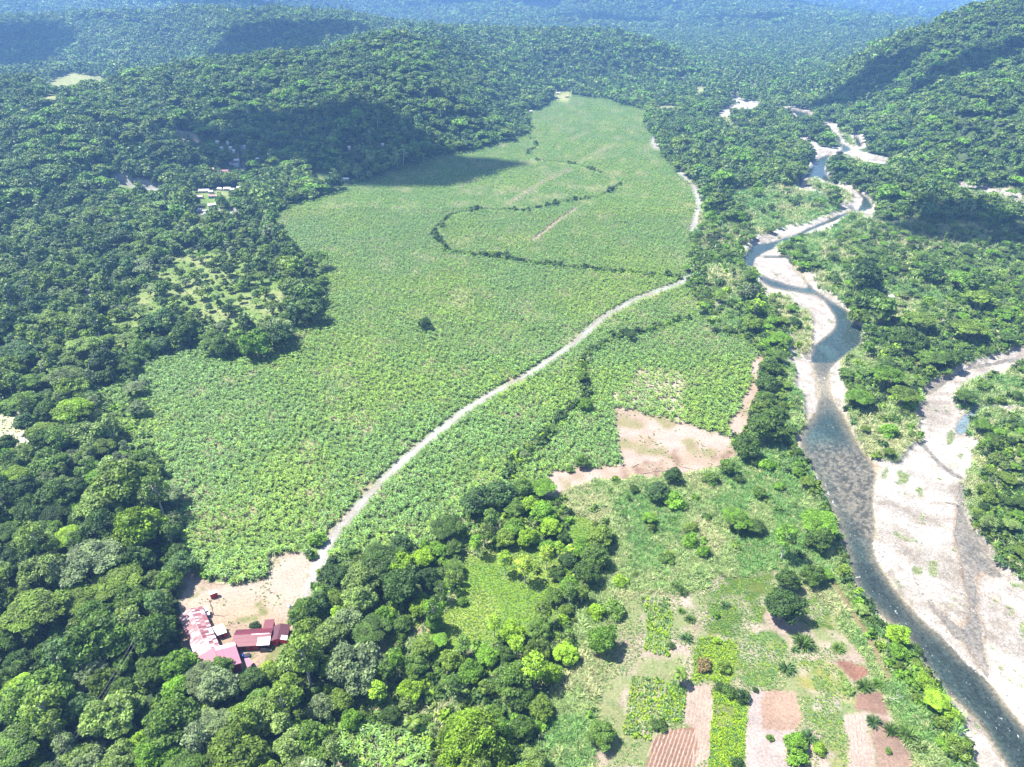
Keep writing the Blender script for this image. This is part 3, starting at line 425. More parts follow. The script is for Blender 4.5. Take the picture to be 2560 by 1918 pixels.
def watermat(name, rough, foam=True):
    m, n, b, o = newmat(name); at = N(n, 'ShaderNodeAttribute', attribute_name='Col'); p = geopos(n)
    sc = N(n, 'ShaderNodeMapping'); sc.inputs['Rotation'].default_value = (0, 0, R(-32)); sc.inputs['Scale'].default_value = (1, .4, 1); n.links.new(p, sc.inputs[0])
    k = maprange(n, noise(n, .55, 5, .7, sc.outputs[0]).outputs[0], .3, .7, .75, 1.3)
    vp = N(n, 'ShaderNodeTexVoronoi'); vp.inputs['Scale'].default_value = 1.3; n.links.new(p, vp.inputs['Vector']); k = math_(n, 'MULTIPLY', k, maprange(n, N_sep(n, vp.outputs['Color']), 0, 1, .70, 1.35))
    col = mult(n, at.outputs['Color'], k)
    a2 = N(n, 'ShaderNodeAttribute', attribute_name='foam')
    nf = noise(n, .75, 5, .75, sc.outputs[0]).outputs[0]
    th = math_(n, 'SUBTRACT', .72, math_(n, 'MULTIPLY', a2.outputs['Fac'], .20))
    fm = maprange(n, math_(n, 'SUBTRACT', nf, th), 0, .06, 0, 1)
    fm = math_(n, 'MULTIPLY', fm, math_(n, 'GREATER_THAN', a2.outputs['Fac'], .03))
    # loose stones that break the surface
    v = N(n, 'ShaderNodeTexVoronoi'); v.inputs['Scale'].default_value = .8; n.links.new(p, v.inputs['Vector'])
    st = math_(n, 'MULTIPLY', math_(n, 'LESS_THAN', v.outputs['Distance'], .14), math_(n, 'GREATER_THAN', N_sep(n, v.outputs['Color']), .86 if foam else .8))
    mx = N(n, 'ShaderNodeMix', data_type='RGBA'); n.links.new(st, mx.inputs[0]); n.links.new(col, mx.inputs[6]); mx.inputs[7].default_value = (.17, .165, .155, 1)
    m2 = N(n, 'ShaderNodeMix', data_type='RGBA'); n.links.new(fm, m2.inputs[0]); n.links.new(mx.outputs[2], m2.inputs[6]); m2.inputs[7].default_value = (.5, .52, .53, 1)
    n.links.new(m2.outputs[2], b.inputs['Base Color'])
    n.links.new(maprange(n, math_(n, 'MAXIMUM', fm, st), 0, 1, rough, .9), b.inputs['Roughness'])
    bp = N(n, 'ShaderNodeBump'); bp.inputs['Strength'].default_value = .35; bp.inputs['Distance'].default_value = .35
    n.links.new(noise(n, .9, 5, .65, sc.outputs[0]).outputs[0], bp.inputs['Height']); n.links.new(bp.outputs[0], b.inputs['Normal']); b.inputs['IOR'].default_value = 1.33
    return m
def N_sep(n, c):
    q = N(n, 'ShaderNodeSeparateColor'); n.links.new(c, q.inputs[0]); return q.outputs[0]
def plain(name, col, rough=.7, metal=0, var=.15, scale=2.0, spec=.4):
    m, n, b, o = newmat(name); c = N(n, 'ShaderNodeRGB'); c.outputs[0].default_value = (*col, 1)
    f = maprange(n, noise(n, scale, 5, .7, objcoord(n)).outputs[0], .3, .7, 1 - var, 1 + var)
    n.links.new(mult(n, c.outputs[0], f), b.inputs['Base Color']); b.inputs['Roughness'].default_value = rough; b.inputs['Metallic'].default_value = metal; b.inputs['Specular IOR Level'].default_value = spec
    return m
def leafmat(name, col, trans=.25, var=.42, rough=.5, spec=.35, col2=None):
    m, n, b, o = newmat(name)
    c = N(n, 'ShaderNodeMix', data_type='RGBA'); c.inputs[6].default_value = (*col, 1)
    c2 = col2 or (min(1, col[0] * 1.22 + .006), col[1] * 1.28, col[2] * .95)
    c.inputs[7].default_value = (*c2, 1)
    oi = N(n, 'ShaderNodeObjectInfo'); at = N(n, 'ShaderNodeAttribute', attribute_name='var')
    n.links.new(math_(n, 'MULTIPLY', math_(n, 'ADD', oi.outputs['Random'], at.outputs['Fac']), .5), c.inputs[0])
    k = math_(n, 'MULTIPLY', maprange(n, at.outputs['Fac'], 0, 1, 1 - var, 1 + var), maprange(n, math_(n, 'FRACT', math_(n, 'MULTIPLY', oi.outputs['Random'], 7.31), 0), 0, 1, .78, 1.22))
    cc = mult(n, c.outputs[2], k)
    n.links.new(cc, b.inputs['Base Color']); b.inputs['Roughness'].default_value = rough; b.inputs['Specular IOR Level'].default_value = spec
    t = N(n, 'ShaderNodeBsdfTranslucent'); n.links.new(cc, t.inputs[0]); mx = N(n, 'ShaderNodeMixShader'); mx.inputs[0].default_value = trans
    n.links.new(b.outputs[0], mx.inputs[1]); n.links.new(t.outputs[0], mx.inputs[2]); n.links.new(mx.outputs[0], o.inputs[0])
    return m
TONES = {'dark': (.040, .086, .018), 'deep': (.064, .122, .020), 'mid': (.102, .180, .030), 'blue': (.076, .146, .044), 'olive': (.128, .198, .028), 'lime': (.200, .325, .022), 'bright': (.125, .245, .022), 'pale': (.165, .240, .066), 'grey': (.170, .225, .105), 'rust': (.17, .13, .06), 'yellow': (.25, .34, .035)}
LM = {k: leafmat('foliage_' + k, c) for k, c in TONES.items()}
BARK = plain('bark', (.20, .17, .13), .9, var=.3); PALEBARK = plain('pale_bark', (.50, .47, .42), .9, var=.25)
BAN = {'a': leafmat('banana_leaf', (.165, .285, .055), .25, .45, .42, .35), 'b': leafmat('banana_leaf_yellow', (.200, .315, .050), .25, .45, .45, .35), 'c': leafmat('banana_leaf_blue', (.150, .275, .070), .25, .45, .38, .4)}
DRY = plain('dry_leaf', (.34, .28, .20), .9, var=.25); BSTEM = plain('banana_stem', (.22, .24, .10), .8, var=.25)
CANE = {'a': leafmat('cane_leaf', (.23, .31, .12), .2, .4), 'b': leafmat('cane_leaf_straw', (.36, .37, .20), .2, .35), 'c': leafmat('cane_leaf_green', (.13, .25, .07), .2, .4), 'l': leafmat('weed_lime', (.24, .36, .018), .2, .3), 'g': leafmat('weed_green', (.12, .23, .055), .2, .35)}
# ------------------------------------------------------------------ mesh helpers
COLL = SC.collection
def tag(o, label=None, cat=None, group=None, kind=None):
    if label: o['label'] = label
    if cat: o['category'] = cat
    if group: o['group'] = group
    if kind: o['kind'] = kind
    return o
def rawmesh(name, V, F, mats=(), mi=None, attrs=None, smooth=False, nper=4):
    me = bpy.data.meshes.new(name); V = np.asarray(V, np.float32)
    if isinstance(F, np.ndarray):
        nf = len(F); nper = F.shape[1]
        me.vertices.add(len(V)); me.vertices.foreach_set('co', V.ravel())
        me.loops.add(nf * nper); me.loops.foreach_set('vertex_index', F.astype(np.int32).ravel())
        me.polygons.add(nf); me.polygons.foreach_set('loop_start', np.arange(0, nf * nper, nper, dtype=np.int32))
        try: me.polygons.foreach_set('loop_total', np.full(nf, nper, np.int32))
        except Exception: pass
    else:
        me.from_pydata([tuple(map(float, v)) for v in V], [], F)
    for m in mats: me.materials.append(m)
    if mi is not None: me.polygons.foreach_set('material_index', np.asarray(mi, np.int32))
    if smooth: me.polygons.foreach_set('use_smooth', np.ones(len(me.polygons), bool))
    me.update(calc_edges=True)
    for k, (dom, typ, arr) in (attrs or {}).items():
        a = me.attributes.new(k, typ, dom)
        a.data.foreach_set('color' if typ == 'FLOAT_COLOR' else 'value', np.asarray(arr, np.float32).ravel())
    return me
def link(name, me, parent=None, loc=None, rotz=None):
    o = bpy.data.objects.new(name, me); COLL.objects.link(o)
    if parent: o.parent = parent
    if loc is not None: o.location = loc
    if rotz is not None: o.rotation_euler = (0, 0, rotz)
    return o
# ------------------------------------------------------------------ the ground, cut along the outlines of the map
IDX = np.arange(NR * NC).reshape(NR, NC)
FA, FB, FC, FD = IDX[:-1, :-1], IDX[:-1, 1:], IDX[1:, 1:], IDX[1:, :-1]
FCLS = C[:-1, :-1]; FPL = PLOT[:-1, :-1]
VERT = np.stack([GX, GY, GZ], -1).reshape(-1, 3)
COL4 = np.concatenate([np.clip(COL, 0, .85), np.ones((NR, NC, 1), np.float32)], -1).reshape(-1, 4); FO = FOAM.ravel()
def sheet(name, mask, mat, smooth=True):
    if not mask.any(): return
    F = np.stack([FA[mask], FB[mask], FC[mask], FD[mask]], -1)
    u, inv = np.unique(F, return_inverse=True); F = inv.reshape(F.shape)
    me = rawmesh(name, VERT[u], F, [mat], attrs={'Col': ('POINT', 'FLOAT_COLOR', COL4[u]), 'foam': ('POINT', 'FLOAT', FO[u])}, smooth=smooth)
    return tag(link(name, me), kind='structure')
MS = soil('earth_and_low_growth', amp=.6); MG = soil('river_stones', .9, True); MD = soil('dry_soil', amp=.75); MW = watermat('river_water', .10); MW2 = watermat('shallow_water', .18, False)
def isin(*k): return np.isin(FCLS, [CLS[x] for x in k])
sheet('ground', isin('forest', 'scrub', 'creek', 'lush'), MS); sheet('field_soil', isin('field', 'lowfield'), MS)
sheet('pasture', isin('pasture'), MS); sheet('meadow', isin('meadow'), MS); sheet('garden_ground', isin('garden'), MD)
sheet('gravel_bank', isin('gravel', 'tuft'), MG); sheet('river', isin('river'), MW); sheet('side_channel', isin('side_channel'), MW2)
sheet('dirt_road', isin('road'), MD); sheet('footpath', isin('track'), MD); sheet('bare_ground', isin('bare'), MD); sheet('farmyard', isin('yard'), MD)
for i, (k, p, c) in enumerate(PLOTS): sheet(k, (FPL == i) & (FCLS == CLS[k]), MD)
print('ground', round(time.time() - T0, 1))
# ------------------------------------------------------------------ air between the camera and the far hills
def boxmesh(x0, x1, y0, y1, z0, z1):
    V = [(x, y, z) for z in (z0, z1) for y in (y0, y1) for x in (x0, x1)]
    return V, [(0, 2, 3, 1), (4, 5, 7, 6), (0, 1, 5, 4), (2, 6, 7, 3), (0, 4, 6, 2), (1, 3, 7, 5)]
hv, hf = boxmesh(-17000, 17000, -900, 17500, -260, 760)
hm = bpy.data.materials.new('air'); hm.use_nodes = True; hn = hm.node_tree; hn.nodes.clear()
pv = hn.nodes.new('ShaderNodeVolumePrincipled'); pv.inputs['Color'].default_value = HAZE_COLOR; pv.inputs['Density'].default_value = HAZE_DENSITY; pv.inputs['Anisotropy'].default_value = 0.1
ho = hn.nodes.new('ShaderNodeOutputMaterial'); hn.links.new(pv.outputs[0], ho.inputs['Volume'])
tag(link('haze', rawmesh('haze', hv, hf, [hm])), 'thin blue air that fades the far hills', 'haze', kind='stuff')
# ------------------------------------------------------------------ drifting clouds above the valley (they cast the large soft shadows)
CM = plain('cloud', (.85, .85, .86), 1.0, var=.04)
def ico(sub):
    import bmesh
    bm = bmesh.new(); bmesh.ops.create_icosphere(bm, subdivisions=sub, radius=1)
    V = np.array([v.co[:] for v in bm.verts]); F = np.array([[v.index for v in f.verts] for f in bm.faces]); bm.free(); return V, F
I1, I2, I3 = ico(1), ico(2), ico(3)
# shadow on the land as seen: centre (u, v), half size in metres along x and y, blobs, altitude
for k, (u, v, rx, ry, nb) in enumerate([(900, 372, 175, 90, 14), (1090, 398, 80, 42, 6), (700, 345, 95, 75, 8), (30, 118, 210, 260, 12), (740, 100, 190, 240, 14), (1560, 55, 300, 240, 10), (1860, 52, 260, 160, 8), (2180, 205, 130, 70, 12), (2380, 175, 120, 55, 8), (2520, 550, 95, 80, 8), (600, 12, 500, 300, 10), (2060, 20, 900, 260, 10), (1180, 2, 500, 200, 8)]):
    px, py, pz = terrain_hit(u, v); h = 1250 + 40 * (k % 4); t = (h - pz) / SUN[2]; cx, cy = px + SUN[0] * t, py + SUN[1] * t
    Vs, Fs, o = [], [], 0; rg = np.random.default_rng(100 + k)
    for b in range(nb):
        a = rg.uniform(0, 6.283); rr = math.sqrt(rg.uniform(0, 1)) * .72; s = rg.uniform(.30, .52) if b else .62
        V = I3[0].copy(); n = 1 + .16 * (vnoise(V[:, 0] * 3 + b, V[:, 1] * 3 + V[:, 2] * 2, k) - .5) * 2
        V = V * n[:, None] * np.array([rx * s, ry * s, 45 + 20 * s]) + np.array([rx * rr * math.cos(a), ry * rr * math.sin(a), rg.uniform(-12, 12)])
        Vs.append(V); Fs.append(I3[1] + o); o += len(V)
    c = link('cloud', rawmesh('cloud', np.concatenate(Vs), np.concatenate(Fs), [CM], smooth=True), loc=(cx, cy, h)); tag(c, kind='structure')
print('clouds', round(time.time() - T0, 1))
# ------------------------------------------------------------------ plants: builders
class PM:
    """collects quads with a variation value and a material slot"""
    def __init__(s): s.V, s.F, s.v, s.m, s.n = [], [], [], [], 0
    def quads(s, P, var, mi):                       # P (k,4,3)
        k = len(P); s.V.append(P.reshape(-1, 3)); s.F.append(np.arange(4 * k).reshape(k, 4) + s.n); s.n += 4 * k
        s.v.append(np.repeat(np.broadcast_to(var, (k,)), 4)); s.m.append(np.full(k, mi))
    def tube(s, pts, rad, mi, sides=6, var=.5):
        pts = np.asarray(pts, float); n = len(pts); ring = []
        for i in range(n):
            d = pts[min(i + 1, n - 1)] - pts[max(i - 1, 0)]; d = d / (np.linalg.norm(d) + 1e-9)
            a = np.cross(d, (0.31, .95, .05)); a /= np.linalg.norm(a) + 1e-9; b = np.cross(d, a)
            th = np.linspace(0, 2 * math.pi, sides, endpoint=False)
            ring.append(pts[i] + rad[i] * (np.cos(th)[:, None] * a + np.sin(th)[:, None] * b))
        ring = np.array(ring); F = []
        for i in range(n - 1):
            for j in range(sides):
                k = (j + 1) % sides; F.append((i * sides + j, i * sides + k, (i + 1) * sides + k, (i + 1) * sides + j))
        s.V.append(ring.reshape(-1, 3)); s.F.append(np.array(F) + s.n); s.n += n * sides; s.v.append(np.full(n * sides, var)); s.m.append(np.full(len(F), mi))
    def blob(s, c, r, mi, var=.4, sub=I1, rg=rng):
        V, F = sub; V = V * (np.asarray(r) * (1 + .12 * rg.standard_normal((len(V), 1)))) + c
        F4 = np.concatenate([F, F[:, 2:3]], 1)
        s.V.append(V); s.F.append(F4 + s.n); s.n += len(V); s.v.append(np.full(len(V), var)); s.m.append(np.full(len(F), mi))
    def mesh(s, name, mats):
        V = np.concatenate(s.V); F = np.concatenate(s.F); mi = np.concatenate(s.m); var = np.concatenate(s.v)
        tri = F[:, 2] == F[:, 3]
        if tri.any():
            Fl = [tuple(f[:3]) if t else tuple(f) for f, t in zip(F.tolist(), tri)]
            me = rawmesh(name, V, Fl, mats, mi)
            a = me.attributes.new('var', 'FLOAT', 'POINT'); a.data.foreach_set('value', var.astype(np.float32)); return me
        return rawmesh(name, V, F, mats, mi, {'var': ('POINT', 'FLOAT', var)})
def leafquads(cen, nrm, size, rg, asp=.55):
    k = len(cen); nrm = nrm / (np.linalg.norm(nrm, axis=1, keepdims=True) + 1e-9)
    a = np.cross(nrm, rg.standard_normal((k, 3))); a /= np.linalg.norm(a, axis=1, keepdims=True) + 1e-9; b = np.cross(nrm, a)
    s = np.broadcast_to(size, (k,))[:, None]; a = a * s; b = b * s * asp; dr = np.array([0, 0, -1]) * s * .22
    return np.stack([cen - a * .9 + dr, cen + b, cen + a + dr, cen - b], 1)
def crown_from(lobes, pm, leaf, dens, mi, rg, flat=1.0, core=True, up=.35, tight=.55):
    """lobes: (x, y, z, r, squash). Leaves lie on the outside of every lobe, whole clumps differ in tone."""
    L = np.array(lobes); k = 0
    for i, (x, y, z, r, q) in enumerate(L):
        n = max(6, int(dens * 4 * math.pi * r * r * .62 / (leaf * leaf)))
        d = rg.standard_normal((n, 3)); d[:, 2] = np.abs(d[:, 2]) * 1.0 - .35 * rg.random(n); d /= np.linalg.norm(d, axis=1, keepdims=True)
        p = d * r * (.80 + .28 * rg.random((n, 1))); p[:, 2] *= q; p += (x, y, z)
        dd = np.sqrt((((p[:, None, :2] - L[None, :, :2]) ** 2).sum(-1)) + ((p[:, None, 2] - L[None, :, 2]) / L[None, :, 4]) ** 2)
        keep = ((dd > L[None, :, 3] * .74).sum(1)) == len(L)
        p, d = p[keep], d[keep]
        if len(p): pm.quads(leafquads(p, d * tight + np.array([0, 0, up]) + rg.standard_normal(p.shape) * .38, leaf * rg.uniform(.5, 1.35, len(p)), rg), np.clip(.5 + .28 * rg.standard_normal() + .22 * rg.standard_normal(len(p)), 0, 1), mi)
        if core: pm.blob((x, y, z - .08 * r), (r * .74, r * .74, r * .74 * q), mi, float(np.clip(rg.normal(.4, .15), 0, 1)), I1, rg)
def limbs(pm, base_h, lobes, r0, mi, rg, lean=0.0):
    top = np.array([lean, lean * .5, base_h]); pm.tube([(0, 0, -.6), (lean * .3, 0, base_h * .5), top], [r0 * 1.3, r0, r0 * .8], mi, 7)
    for x, y, z, r, q in lobes[::max(1, len(lobes) // 9)]:
        e = np.array([x, y, z - r * .2]); mid = (top + e) / 2 + np.array([0, 0, -.12 * np.linalg.norm(e - top)]); pm.tube([top - (0, 0, .4), mid, e], [r0 * .55, r0 * .35, r0 * .12], mi, 5)
def lobes_round(Rr, H, z0, n, rg, rl=.36):
    out = []; a1, a2, k1, k2 = rg.uniform(0, 6.28), rg.uniform(0, 6.28), rg.uniform(.10, .28), rg.uniform(.06, .16)
    for i in range(n):
        g = (i + .5) / n; ph = i * 2.39996 + rg.uniform(-.5, .5); el = math.asin(min(1, 1.25 * g - .25)) ; rr = Rr * (1 - rl * .8) * math.cos(el) * rg.uniform(.62, 1.12) * (1 + k1 * math.cos(ph - a1) + k2 * math.cos(3 * ph - a2))
        out.append((rr * math.cos(ph), rr * math.sin(ph), z0 + H * (.30 + .62 * math.sin(el)) * (1 + .8 * k1 * math.cos(ph - a2)) * rg.uniform(.78, 1.14), Rr * rl * rg.choice([.55, .72, .9, 1.05, 1.2]), rg.uniform(.6, .9)))
    return out
def lobes_flat(Rr, z0, n, rg):
    out = []
    for i in range(n):
        g = math.sqrt((i + .5) / n); ph = i * 2.39996 + rg.uniform(-.4, .4); rr = Rr * .86 * g * rg.uniform(.8, 1.08)
        out.append((rr * math.cos(ph), rr * math.sin(ph), z0 + Rr * .30 * (1 - g ** 2) + rg.uniform(-.5, .5), Rr * .27 * rg.uniform(.7, 1.2), rg.uniform(.38, .55)))
    return out
def lobes_tall(Rr, z0, z1, n, rg):
    out = []
    for i in range(n):
        g = (i + .5) / n; ph = i * 2.4 + rg.uniform(-.6, .6); w_ = Rr * (math.sin(math.pi * (.18 + .75 * g)) ** .8) * .62
        out.append((w_ * math.cos(ph), w_ * math.sin(ph), z0 + (z1 - z0) * g, Rr * rg.uniform(.30, .44), rg.uniform(.6, .8)))
    return out
HALF = {}   # kind -> (crown radius, height of crown middle) at scale 1
def tree_parts(kind, seed, lod):
    """returns lists of (crown pm, trunk pm) for a kind; lod 0 near .. 3 far"""
    rg = np.random.default_rng(seed); leaf = {0: .46, 1: .8, 2: 1.35, 3: 2.3}[lod]; dens = {0: .95, 1: .9, 2: .85, 3: .75}[lod]
    cr, tk = PM(), PM()
    if kind == 'round':
        n = {0: 64, 1: 34, 2: 14, 3: 6}[lod]; L = lobes_round(6.2, 6.5, 4.0, n, rg, {0: .27, 1: .32, 2: .40, 3: .45}[lod]); crown_from(L, cr, leaf, dens, 0, rg)
        if lod < 2:
            limbs(tk, 5, L, .42, 0, rg, rg.uniform(-.6, .6))
            if seed % 2 == 0:
                for q in rg.choice(len(L), 5): a_ = np.array(L[q][:3]); tk.tube([(0, 0, 6), a_ * (.6, .6, .8), a_ * (1.22, 1.22, 1.12) + (0, 0, .6)], [.13, .10, .04], 0, 4)
    elif kind == 'spread':
        n = {0: 34, 1: 22, 2: 12, 3: 6}[lod]; L = lobes_flat(8.6, 8.6, n, rg)
        if lod > 1: L = [(a, b, c, d * 1.25, e) for a, b, c, d, e in L]
        crown_from(L, cr, leaf * .85, dens, 0, rg, up=.7, tight=.4)
        if lod < 2: limbs(tk, 5.0, L, .5, 0, rg, rg.uniform(-.8, .8))
    elif kind == 'tall':
        n = {0: 15, 1: 12, 2: 7, 3: 4}[lod]; L = lobes_tall(4.0, 7.5, 15.5, n, rg); crown_from(L, cr, leaf * .95, dens * .85, 0, rg, core=lod > 0)
        if lod < 3: limbs(tk, 13, L, .26, 0, rg, .3)
    elif kind == 'bush':
        n = {0: 14, 1: 9, 2: 5, 3: 3}[lod]; L = lobes_round(2.9, 2.6, .5, n, rg, .42); crown_from(L, cr, leaf * .75, dens, 0, rg)
        if lod < 2: tk.tube([(0, 0, -.3), (.1, 0, 1.2)], [.22, .12], 0)
    elif kind == 'bamboo':
        n = {0: 46, 1: 26, 2: 12, 3: 6}[lod]; L = []
        for i in range(n):
            g = math.sqrt((i + .5) / n); ph = i * 2.39996 + rg.uniform(-.3, .3); rr = 8.2 * g
            L.append((rr * math.cos(ph), rr * math.sin(ph), 2.2 + 9.5 * (1 - g ** 1.7) + rg.uniform(-.6, .8), rg.uniform(1.5, 2.3), 1.15))
        crown_from(L, cr, leaf * .8, dens, 0, rg, up=.2)
        if lod < 2:
            for i in range(26):
                a = rg.uniform(0, 6.28); r1 = rg.uniform(1, 7); tk.tube([(.8 * math.cos(a), .8 * math.sin(a), 0), (r1 * .4 * math.cos(a), r1 * .4 * math.sin(a), 6), (r1 * math.cos(a), r1 * math.sin(a), 11 - r1 * .9)], [.09, .07, .03], 0, 4)
    return cr, tk
HALF.update(round=(6.2, 7.4), spread=(8.8, 9.6), tall=(3.9, 11.5), bush=(3.0, 2.0), bamboo=(9.2, 7.0), palm=(3.9, 8.6), star=(3.0, 1.4), dead=(4.0, 6.0))
def strip_leaf(pm, base, az, el, ln, wd, mi, rg, seg=4, droop=1.5, vee=.25, var=.5):
    """one arching blade folded along its midrib"""
    p = np.array(base, float); d = np.array([math.cos(az) * math.cos(el), math.sin(az) * math.cos(el), math.sin(el)]); side = np.array([-math.sin(az), math.cos(az), 0]); pts = [p.copy()]; st = ln / seg
    for i in range(seg):
        p = p + d * st; d = d + np.array([0, 0, -droop * st / ln]); d /= np.linalg.norm(d); pts.append(p.copy())
    prof = [.25, .9, 1, .85, .12] if seg == 4 else ([.3, 1, .9, .12] if seg == 3 else [.4, 1, .15]); Q = []
    for i in range(seg):
        w0, w1 = wd * prof[i], wd * prof[i + 1]; up0 = np.array([0, 0, vee * w0]); up1 = np.array([0, 0, vee * w1])
        for s in (-1, 1): Q.append([pts[i], pts[i] + side * s * w0 + up0, pts[i + 1] + side * s * w1 + up1, pts[i + 1]] if s > 0 else [pts[i] - side * w0 + up0, pts[i], pts[i + 1], pts[i + 1] - side * w1 + up1])
    pm.quads(np.array(Q), var, mi)
def banana(seed, lod):
    rg = np.random.default_rng(seed); cr, st = PM(), PM(); H = 2.3; n = {0: 12, 1: 9, 2: 6}[lod]; off = rg.uniform(0, 6)
    for i in range(n):
        strip_leaf(cr, (0, 0, H), off + i * 2.4 + rg.uniform(-.3, .3), rg.uniform(.25, 1.15), rg.uniform(1.8, 2.7), rg.uniform(.19, .31) * (1.25 if lod == 2 else 1), 0, rg, {0: 4, 1: 3, 2: 2}[lod], rg.uniform(1.1, 1.9), .3, float(rg.random()))
    if lod < 2:
        for i in range(3): strip_leaf(cr, (0, 0, H - .3), rg.uniform(0, 6.28), -.5, 1.9, .2, 1, rg, 3, .9, .2)
        st.tube([(0, 0, -.2), (0, 0, H)], [.17, .11], 0, 5)
    return cr, st
def starclump(seed):
    rg = np.random.default_rng(seed); cr = PM()
    for i in range(96):
        a = rg.uniform(0, 6.28); r0 = rg.uniform(0, .9); strip_leaf(cr, (r0 * math.cos(a), r0 * math.sin(a), .1), a + rg.uniform(-.4, .4), rg.uniform(.45, 1.35), rg.uniform(2.4, 3.6), rg.uniform(.13, .2), 0, rg, 4, rg.uniform(.8, 1.6), .4, float(rg.random()))
    return cr
def palm(seed):
    rg = np.random.default_rng(seed); cr, st = PM(), PM(); H = 8.0
    st.tube([(0, 0, -.3), (.25, .1, H * .5), (.1, .1, H)], [.26, .18, .15], 0, 7)
    for i in range(20):
        az = i * 2.4; el = rg.uniform(-.2, 1.1); ln = rg.uniform(3.3, 4.2); p = np.array([.1, .1, H]); d = np.array([math.cos(az) * math.cos(el), math.sin(az) * math.cos(el), math.sin(el)]); side = np.array([-math.sin(az), math.cos(az), 0]); v = float(rg.random()); Q = []
        K = 11; w_ = .05
        for k in range(K):
            q = p + d * ln / K; l = .95 * math.sin(math.pi * (.15 + .8 * k / K))
            for s in (-1, 1):
                t = side * s * l + d * l * .45 + np.array([0, 0, -.35 * l]); Q.append([p, q, q + t, p + t])
            Q.append([p - side * w_, p + side * w_, q + side * w_, q - side * w_]); p = q; d = d + np.array([0, 0, -.16]); d /= np.linalg.norm(d)
        cr.quads(np.array(Q), v, 0)
    return cr, st
def cane(seed, n=18, h=2.7, w_=.07, spread=.8):
    rg = np.random.default_rng(seed); cr = PM()
    for i in range(n):
        a = rg.uniform(0, 6.28); r0 = rg.uniform(0, spread); strip_leaf(cr, (r0 * math.cos(a), r0 * math.sin(a), 0 if w_ < .2 else h * .2), a + rg.uniform(-1, 1), rg.uniform(.7, 1.45), h * rg.uniform(.6, 1.1), w_ * rg.uniform(.8, 1.5), 0, rg, 3, rg.uniform(.9, 1.9), .2, float(rg.random()))
    return cr
def deadtree(seed):
    rg = np.random.default_rng(seed); st = PM()
    def br(p, d, l, r, k):
        q = p + d * l; m = (p + q) / 2 + rg.normal(0, .06 * l, 3); st.tube([p, m, q], [r, r * .8, r * .55], 0, 5)
        if k:
            for _ in range(3):
                e = d + rg.normal(0, .55, 3) + np.array([0, 0, .12]); e /= np.linalg.norm(e); br(q, e, l * rg.uniform(.5, .8), r * .5, k - 1)
    br(np.array([0, 0, -.3]), np.array([.05, .05, 1.]), 4.2, .24, 4); return st
def rock(seed):
    rg = np.random.default_rng(seed); pm = PM(); pm.blob((0, 0, .1), (1, rg.uniform(.6, .9), rg.uniform(.4, .6)), 0, .5, I2, rg); return pm
# ------------------------------------------------------------------ plants: prototypes
MESH = {}
def two(kind, seed, lod):
    key = (kind, seed, lod)
    if key not in MESH:
        cr, tk = tree_parts(kind, seed, lod)
        MESH[key] = (cr.mesh(kind + '_crown', [LM['mid']]), tk.mesh(kind + '_trunk', [PALEBARK if kind == 'tall' else BARK]) if tk.n else None)
    return MESH[key]
HIDDEN = {}
def joined(pms, name, mats):
    """one mesh out of several collectors, a slot each"""
    pm = PM(); off = 0
    for p, o in pms:
        if not p.n: continue
        base = pm.n
        for V, F, v, m in zip(p.V, p.F, p.v, p.m): pm.V.append(V); pm.F.append(F + base); pm.v.append(v); pm.m.append(m + o)
        pm.n += p.n
    return pm.mesh(name, mats)
def source_coll(name, objs):
    c = bpy.data.collections.new(name)
    for i, (me, mats) in enumerate(objs):
        o = bpy.data.objects.new('%s_%03d' % (name, i), me)
        if mats:
            for k, m in enumerate(mats):
                if k < len(o.material_slots): o.material_slots[k].link = 'OBJECT'; o.material_slots[k].material = m
        c.objects.link(o)
    return c
